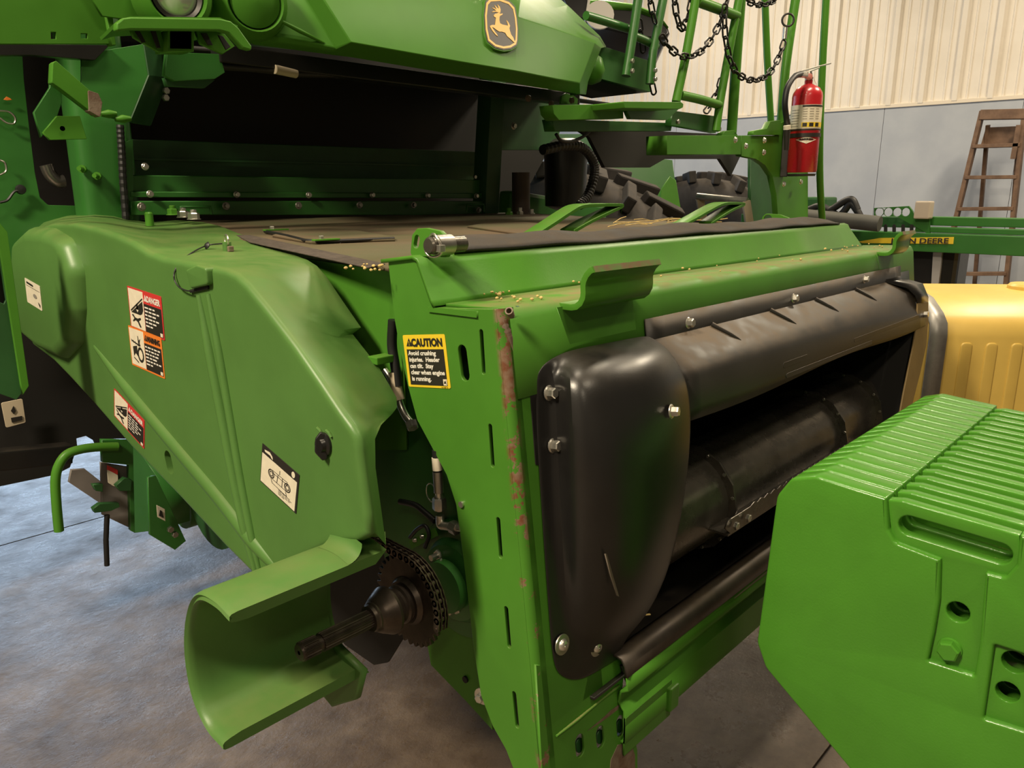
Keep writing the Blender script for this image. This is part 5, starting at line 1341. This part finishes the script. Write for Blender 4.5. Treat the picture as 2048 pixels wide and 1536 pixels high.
chain([(1322, 72), (1336, 92), (1358, 110), (1378, 113), (1400, 104), (1425, 75), (1444, 35), (1458, -10)], 1.76, 'chain sagging across the ladder from handrail to rung')
t = chain([(1450, 10), (1449, 50), (1453, 90), (1462, 125), (1476, 148), (1500, 160), (1524, 157), (1544, 140), (1560, 108), (1569, 80)], 1.74, 'long chain with a clip hanging in a deep curve left of extinguisher')
obj('clip', tube([at(1569, 78, Y=1.74), at(1571, 55, Y=1.74)], .011, 8), zinc, t, sm=60)
rc = at(1576, 40, Y=1.74); obj('ring', tube([rc + CAM_R * (.028 * math.cos(a)) + V((0, 0, .028 * math.sin(a))) for a in [2 * math.pi * k / 20 for k in range(21)]], .005, 8, False), blackp, t, sm=60)
chain([(1482, -14), (1495, 2), (1515, 9), (1535, 8), (1552, -2), (1566, -16)], 1.80, 'shallow chain loop at the top edge between two tall rails')
chain([(1304, 168), (1308, 185), (1312, 202)], 1.98, 'bit of chain below the leftmost handrail above the step')
chain([(1442, 158), (1436, 180), (1424, 205), (1410, 226)], 1.95, 'chain end seen through the lower ladder opening')
chain([(1278, 40), (1282, 70), (1286, 100), (1290, 118)], 2.0, 'chain hanging between the two leftmost handrails')

# --- tractor behind the combine
D_ = 7.0
tr_ = thing('tractor', V((at(1250, 300, D=D_).x, at(1250, 300, D=D_).y, 0)), 'tractor parked behind the platform with dark cab roof and lugged tires', 'tractor')
def pd(name, px, D, t, m, parent=None, bevel=.004):
    P = [at(u, v, D=D) for u, v in px]; return obj(name, plate(P, -CAM_F, t, (), bevel), m, parent or tr_)
def loftD(name, px, Ds, m, sm=50, parent=None):
    """solid between two depths with the same photo outline scaled by distance"""
    return pd(name, px, Ds[0], Ds[1] - Ds[0], m, parent, .02)
roof_m = mat('dark roof', (.012, .03, .014), .35)
loftD('cab_roof', [(1172, 8), (1192, 2), (1265, 10), (1315, 32), (1336, 52), (1340, 66), (1330, 78), (1290, 76), (1172, 50)], (6.6, 7.8), black_pl)
loftD('roof_band', [(1172, -2), (1195, -4), (1270, 6), (1320, 28), (1338, 52), (1318, 34), (1268, 16), (1172, 10)], (6.55, 7.7), green)
loftD('window', [(1186, 72), (1250, 88), (1300, 92), (1300, 130), (1186, 110)], (7.2, 7.25), mat('cab glass', (.35, .45, .52), .1))
obj('roof_lamp', lathe([(0, .05), (.04, .12), (.06, .12)], at(1198, 36, D=6.5), -CAM_F, 20), white_m, tr_, sm=40)
pl_ = pd('cab_pillar', [(1116, -30), (1182, -30), (1170, 38), (1140, 25)], 6.0, .3, black_pl)
pd('pillar_edge', [(1180, -30), (1186, -30), (1174, 40), (1169, 38)], 5.98, .05, white_m)
pd('hood_side', [(1185, 300), (1345, 320), (1360, 440), (1240, 470), (1180, 420)], 6.3, .4, green_clean)
pd('lift_arm', [(1322, 380), (1340, 352), (1352, 360), (1362, 420), (1350, 450), (1318, 448)], 5.9, .15, green)
# tires: ring with lugs, seen above the feeder
tire_m = mat('tire rubber', (.030, .026, .024), .8, noise=.3, nscale=8, dust=.6, dust_col=(.10, .085, .07))
def tire(cu, cv, D, R, W, name='tire', turn=0.0, n=26):
    c = at(cu, cv, D=D); axl = V((math.cos(turn), math.sin(turn), 0))
    t = obj(name, lathe([(-W / 2 * .8, R * .55), (-W / 2, R * .70), (-W / 2 * .96, R * .88), (-W / 2 * .7, R * .95), (0, R * .965), (W / 2 * .7, R * .95), (W / 2 * .96, R * .88), (W / 2, R * .7), (W / 2 * .8, R * .55)], c, axl, 56, False), tire_m, tr_, sm=50)
    ax, ay, d = basis(axl)
    lug = box((-W * .26, -R * .035, -R * .05), (W * .26, R * .035, R * .055), R * .012); me = bpy.data.meshes.new('lug'); lug.to_mesh(me); lug.free(); me.materials.append(tire_m)
    for k in range(n):
        for s in (-1, 1):
            a = 2 * math.pi * (k + (.5 if s > 0 else 0)) / n
            rad = ax * math.cos(a) + ay * math.sin(a); tan = d.cross(rad)
            zx = (d * math.cos(.55) + tan * math.sin(.55) * s).normalized(); yy = rad.cross(zx).normalized()
            M = Matrix((zx, yy, rad)).transposed().to_4x4(); M.translation = c + rad * (R * .97) + d * (s * W * .24)
            obj('tire_lug', me, tire_m, t, M)
    return t
tire(1130, 620, 5.2, .93, .62, turn=.15)
tire(1400, 560, 7.4, .98, .55, turn=.2)
# --- bare steel tube frame standing behind the feeder
fr = thing('tube_frame', V((at(1440, 400, D=4.2).x, at(1440, 400, D=4.2).y, .9)), 'bare metal tube frame standing behind the second green guard', 'frame')
obj('tube_bar', tube([at(1395, 393, D=4.3), at(1495, 403, D=4.1)], .020, 14), steel, fr, sm=60)
tan_steel = mat('tan steel', (.36, .30, .21), .5)
def to_floor(a, c): d = c - a; return a + d * (-a.z / d.z)
for a_, c_ in ((at(1492, 402, D=4.1), at(1530, 500, D=4.1)), (at(1400, 398, D=4.3), at(1425, 500, D=4.3))): obj('tube_leg', bar(a_, V((a_.x, a_.y, 0)) + CAM_R * .35, .03, .04), tan_steel, fr)
rb = fillet(xs([(1523, 470), (1524, 434), (1532, 427), (1560, 429), (1578, 436), (1590, 455), (1590, 470)], 2.60), .012)
obj('lock_bracket', plate(rb, XN, .009, [slot(at(1535, 438, X=2.60), at(1536, 438, X=2.60), .014, XN)], .001), green, feeder)

# --- planter toolbar with lettering
PX = 6.0
pf = thing('planter_toolbar', V((PX, 2.2, 0)), 'green implement toolbar with yellow lettered strip in front of wall', 'toolbar')
def pxp(px): return [at(u, v, X=PX) for u, v in px]
def tb(name, z_px, y0, y1, dx, th, m, parent=pf):
    """bar along Y between photo rows at column 1900"""
    za, zb = at(1900, z_px[0], X=PX + dx).z, at(1900, z_px[1], X=PX + dx).z
    return obj(name, box((PX + dx, y0, zb), (PX + dx + th, y1, za), .006), m, parent)
tb('main_tube', (468, 506), .5, 3.1, 0, .16, green_clean)
tb('upper_tube', (434, 452), .5, 1.75, .1, .12, green_clean)
tb('upper_tube', (436, 458), 1.75, 3.1, .16, .10, dark_green)
tb('edge_angle', (455, 466), .5, 1.7, .03, .05, green_clean)
# yellow strip with the maker's name
yl_ = plate(pxp([(1718, 483), (1760, 476), (1908, 474), (1907, 488), (1725, 486)]), XN, .004)
st_ = obj('name_strip', yl_, yellowp, pf); st_.location.x -= .006
me = text_mesh('JOHN DEERE', .05, .001, .0012)
w_ = max(v.co.x for v in me.vertices); a_, c_ = at(1782, 486.5, X=PX - .012), at(1897, 486.5, X=PX - .012)
hgt = (at(1850, 476, X=PX - .012) - at(1850, 486.5, X=PX - .012)).z
dirv = (c_ - a_); mh = max(v.co.y for v in me.vertices)
for v in me.vertices: v.co = a_ + dirv * (v.co.x / w_) + V((-.0015 * v.co.z / .001, 0, hgt * v.co.y / mh))
obj('lettering', me, blackp, st_, Matrix.Identity(4)); WM[st_.name] = Matrix.Identity(4)
kh = []
for u in (1758, 1776, 1794, 1811):
    kh.append(slot(at(u, 424, X=PX + .02), at(u, 424.4, X=PX + .02), .030, XN, 8)); kh.append(slot(at(u - 1, 431, X=PX + .02), at(u - 1, 446, X=PX + .02), .012, XN, 5))
kp = [(1746, 470), (1748, 416), (1818, 412), (1824, 420), (1828, 428), (1838, 426), (1842, 413), (1858, 413), (1860, 470)]
obj('keyhole_plate', plate([at(u, v, X=PX + .02) for u, v in kp], XN, .02, [h for i, h in enumerate(kh) if i % 2 == 0], .001), green_clean, pf)
for u in (1754, 1771, 1788, 1806, 1823): obj('plate_slot', plate(slot(at(u, 452, X=PX + .015), at(u, 462, X=PX + .015), .012, XN), XN, .004), black_hole, pf)
obj('lens_block', box((-.05, -.05, -.06), (.05, .05, .06), .01, Matrix.Translation(at(1848, 420, X=PX))), mat('beige block', (.45, .38, .30), .6), pf)
for k, px in enumerate(([(1625, 430), (1660, 420), (1690, 402), (1705, 400), (1715, 420)], [(1640, 440), (1680, 430), (1700, 408), (1712, 418), (1722, 436)], [(1615, 420), (1640, 412), (1665, 425), (1690, 440)])):
    obj('hose', tube(curve_pts([at(u, v, X=PX - .1) for u, v in px]), .025, 10), hose_m, pf, sm=60)
obj('hose_bundle', tube([at(1600, 432, X=PX - .15), at(1760, 448, X=PX - .15)], .055, 12), mat('grey hose', (.07, .07, .06), .7), pf, sm=60)
obj('coupler_block', box((-.12, -.12, -.07), (.12, .12, .07), .02, Matrix.Translation(at(1632, 412, X=PX + .2))), dark_green, pf)
obj('dark_unit', box((-.15, -.28, -.19), (.15, .28, .19), .03, Matrix.Translation(at(1842, 530, X=PX + .3))), black_pl, pf)
obj('grey_leg', plate([at(u, v, X=PX + .1) for u, v in [(1866, 505), (1884, 505), (1876, 575), (1862, 575)]], XN, .06), mat('grey leg', (.35, .33, .31), .6), pf)
obj('stand_leg', box((PX, .6, 0), (PX + .12, .72, at(1900, 468, X=PX).z), .005), green_clean, pf)
obj('stand_leg', box((PX, 2.9, 0), (PX + .12, 3.02, at(1900, 468, X=PX).z), .005), green_clean, pf)

# --- wooden step ladder against the wall
LX = 8.25
lad = thing('step_ladder', V((LX, 1.8, 0)), 'brown wooden step ladder leaning against the wall behind the toolbar', 'ladder')
wood = mat('old brown wood', (.10, .055, .032), .65, noise=.35, nscale=10, col2=(.17, .10, .06), bump=.2, bscale=60)
def lpt(u, v, d=0): return at(u, v, X=LX + d)
Lt, Lb, Rt, Rb = lpt(1965, 222), lpt(1880, 570), lpt(2050, 222), lpt(2012, 570)
def ext_to_floor(a, c): d = c - a; return a + d * ((.0 - a.z) / d.z)
Lf, Rf = ext_to_floor(Lt, Lb), ext_to_floor(Rt, Rb)
obj('side_rail', bar(Lt, Lf, .035, .085, .004, hint=(1, 0, 0)), wood, lad); obj('side_rail', bar(Rt, Rf, .035, .085, .004, hint=(1, 0, 0)), wood, lad)
obj('top_cap', bar(lpt(1962, 230), lpt(2056, 228), .10, .085, .005, hint=(0, 0, 1)), wood, lad)
obj('shelf_board', plate([lpt(1972, 255, .05), lpt(2040, 252, .05), lpt(2036, 290, .02), lpt(1958, 296, .02)], XN, .02), wood, lad)
for va, vb in ((293, 290), (355, 354), (418, 417), (482, 481), (548, 547)):
    f = (va - 222) / 348; ul = 1965 + (1880 - 1965) * f; ur = 2050 + (2012 - 2050) * f
    obj('tread', bar(lpt(ul, va), lpt(ur, vb), .10, .032, .003, hint=(0, 0, 1)), wood, lad)
L2, R2 = lpt(1975, 250, .3), lpt(2040, 250, .3)
obj('rear_leg', bar(lpt(1976, 250, .05), V((LX + .38, lpt(1940, 560).y, 0)), .03, .05, .003, hint=(1, 0, 0)), wood, lad)
obj('rear_leg', bar(lpt(2040, 250, .05), V((LX + .38, lpt(2010, 560).y, 0)), .03, .05, .003, hint=(1, 0, 0)), wood, lad)
obj('hinge_bar', bar(lpt(2026, 318, -.04), lpt(2038, 250, -.04), .02, .04), wood, lad)
